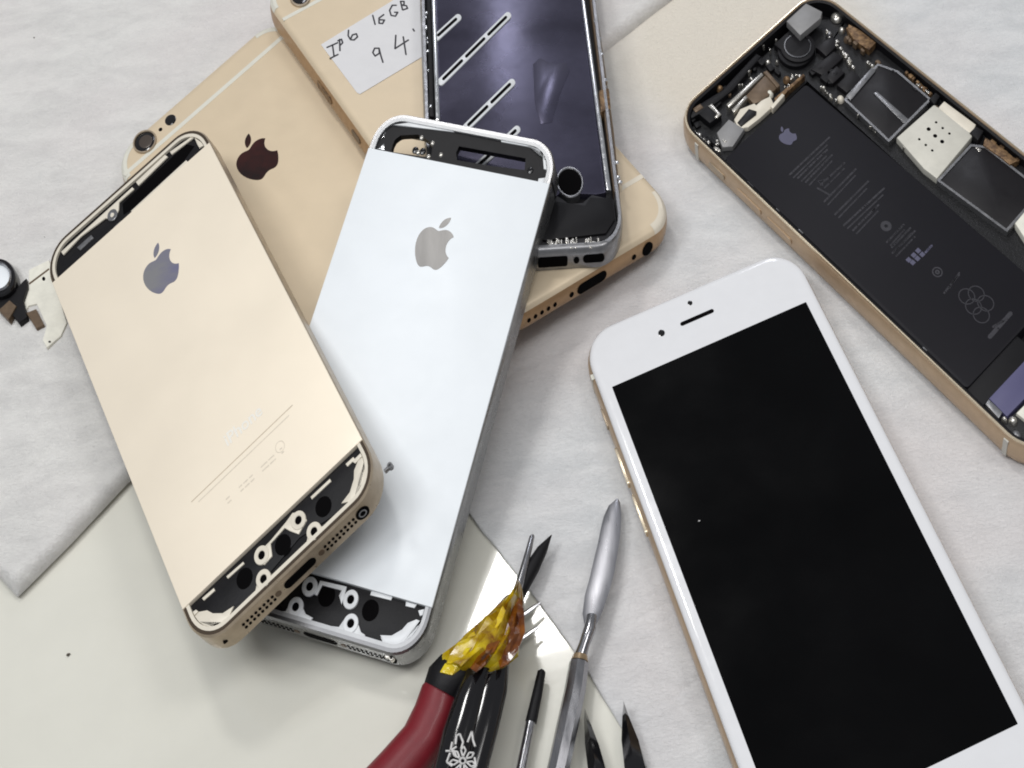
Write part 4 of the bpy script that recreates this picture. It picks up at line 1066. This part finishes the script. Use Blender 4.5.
part('black_ring', 'black_gloss', tC, pf, lambda b: ering(b, 3, 286, 14, 18.5, 0, 3.4))
part('steel_ring', 'steel', tC, pf, lambda b: ering(b, 3, 286, 12.5, 14.6, 0, 4.0))
part('silver_face', 'silver', tC, pf, lambda b: b.rings([[(x, y, w) for x, y in ell(3, 286, r, r * 1.04)] for r, w in ((12.6, 0), (12.6, 2.9), (11, 3.2), (.5, 3.4))]))
part('black_base', 'black', tC, pf, lambda b: b.ex([(-4, 300), (12, 303), (24, 288), (29, 283), (30, 292), (26, 305), (30, 322), (22, 328), (14, 318), (-4, 312)], 0, 1.8, .3))
part('metal_bracket', 'brown', tC, pf, lambda b: b.ex([(2, 316), (13, 306), (20, 312), (12, 326)], 0, 2.2, .3))
part('metal_bracket', 'brown', tC, pf, lambda b: b.ex([(28, 316), (38, 312), (46, 328), (38, 332)], 0, 1.2, .3))
tF = thing('flex_connector', 'cream white flat connector strip poking out from the pale gold phone', 'connector', at(50, 300, .36))
fx = part('strip', 'cream_flex', tF, pf, lambda b: b.ex([(30, 272), (50, 262), (58, 285), (62, 305), (68, 325), (62, 338), (48, 350), (44, 342), (48, 328), (38, 306), (30, 308), (24, 318), (22, 306), (30, 292)], 0, .8, .25))
part('fold_line', 'brown', fx, pf, lambda b: b.ex([(30, 285.5), (50, 270.5), (50.8, 271.8), (31, 286.8)], .8, .86))
part('contact_hole', 'deep', fx, pf, lambda b: (b.ex(ell(45, 281, 1.6, 2), .8, .86), b.ex(ell(51, 344, 1.3, 1), .8, .86)))

# grit on the cloth and table
def grit(px, py, a_, l, r, z, label, m='dirt'):
    p = at(px, py, z); q = p + Vector((math.cos(a_), math.sin(a_), 0)) * l
    b = MB()
    pts = [p.lerp(q, t) + Vector((random.uniform(-1, 1), random.uniform(-1, 1), 0)) * r * .6 for t in (0, .3, .6, 1)]
    b.tube([tuple(x) for x in pts], [r * .5, r, r * .8, r * .3], 7)
    o = b.build('grit', m); tag(o, label, 'grit', 'specks of dark grit' if m == 'dirt' else None); return o
grit(23, 30, .9, .22, .045, .38, 'upper elongated dark crumb on the towel near the top left corner')
grit(33, 39, .0, .18, .05, .38, 'lower dark crumb of the pair on the towel near the top left corner')
grit(44, 238, .6, .06, .06, .38, 'upper round dark speck on the towel just above the cream connector strip')
grit(42.5, 254, .6, .06, .06, .38, 'lower round dark speck on the towel just above the cream connector strip')
grit(698, 521, .3, .04, .018, .86, 'single pale speck on the black screen of the white fronted phone', 'floral')
grit(67, 656, .8, .08, .03, .03, 'lone dark speck on the bare cream table at lower left')

# ================================================================== LIGHT
w = bpy.data.worlds.new("World"); S.world = w; w.use_nodes = True
bg = w.node_tree.nodes['Background']; bg.inputs[0].default_value = (.92, .95, 1, 1); bg.inputs[1].default_value = .24
def arealight(name, loc, target, sx, sy, power, color=(1, 1, 1)):
    l = bpy.data.lights.new(name, 'AREA'); l.shape = 'RECTANGLE'; l.size = sx; l.size_y = sy; l.energy = power; l.color = color
    o = bpy.data.objects.new(name, l); col.objects.link(o); o.location = loc
    d = Vector(target) - Vector(loc); o.rotation_euler = d.to_track_quat('-Z', 'Y').to_euler(); return o
mid = at(500, 400, 0)
# ceiling lamp whose mirror image falls on the bare table beside the tools
p0 = at(497, 600, 0)
arealight('ceiling_lamp', (-17.1, 61.4, 80), p0, 10, 13, 13000, (1, .985, .96))
arealight('lamp_left', (-42, 12, 78), mid, 22, 22, 19000, (.97, .985, 1))
arealight('lamp_right', (40, 26, 78), mid, 20, 20, 10000, (1, .98, .96))
arealight('overhead_fill', (-4, 2, 95), mid, 60, 40, 27000, (.98, .99, 1))  # unseen soft fill, added above the camera to light everything evenly
arealight('film_sheen_light', (6, 143, 80), mid, 12, 44, 13000, (.9, .92, 1))  # unseen panel added to lay a lavender sheen on the shell film

S.render.engine = 'CYCLES'
S.cycles.filter_width = 1.9
S.cycles.max_bounces = 8
S.view_settings.view_transform = 'Standard'; S.view_settings.look = 'None'
S.view_settings.exposure = .09; S.view_settings.gamma = 1
for o in bpy.data.objects:
    if '_o' in o: del o['_o']
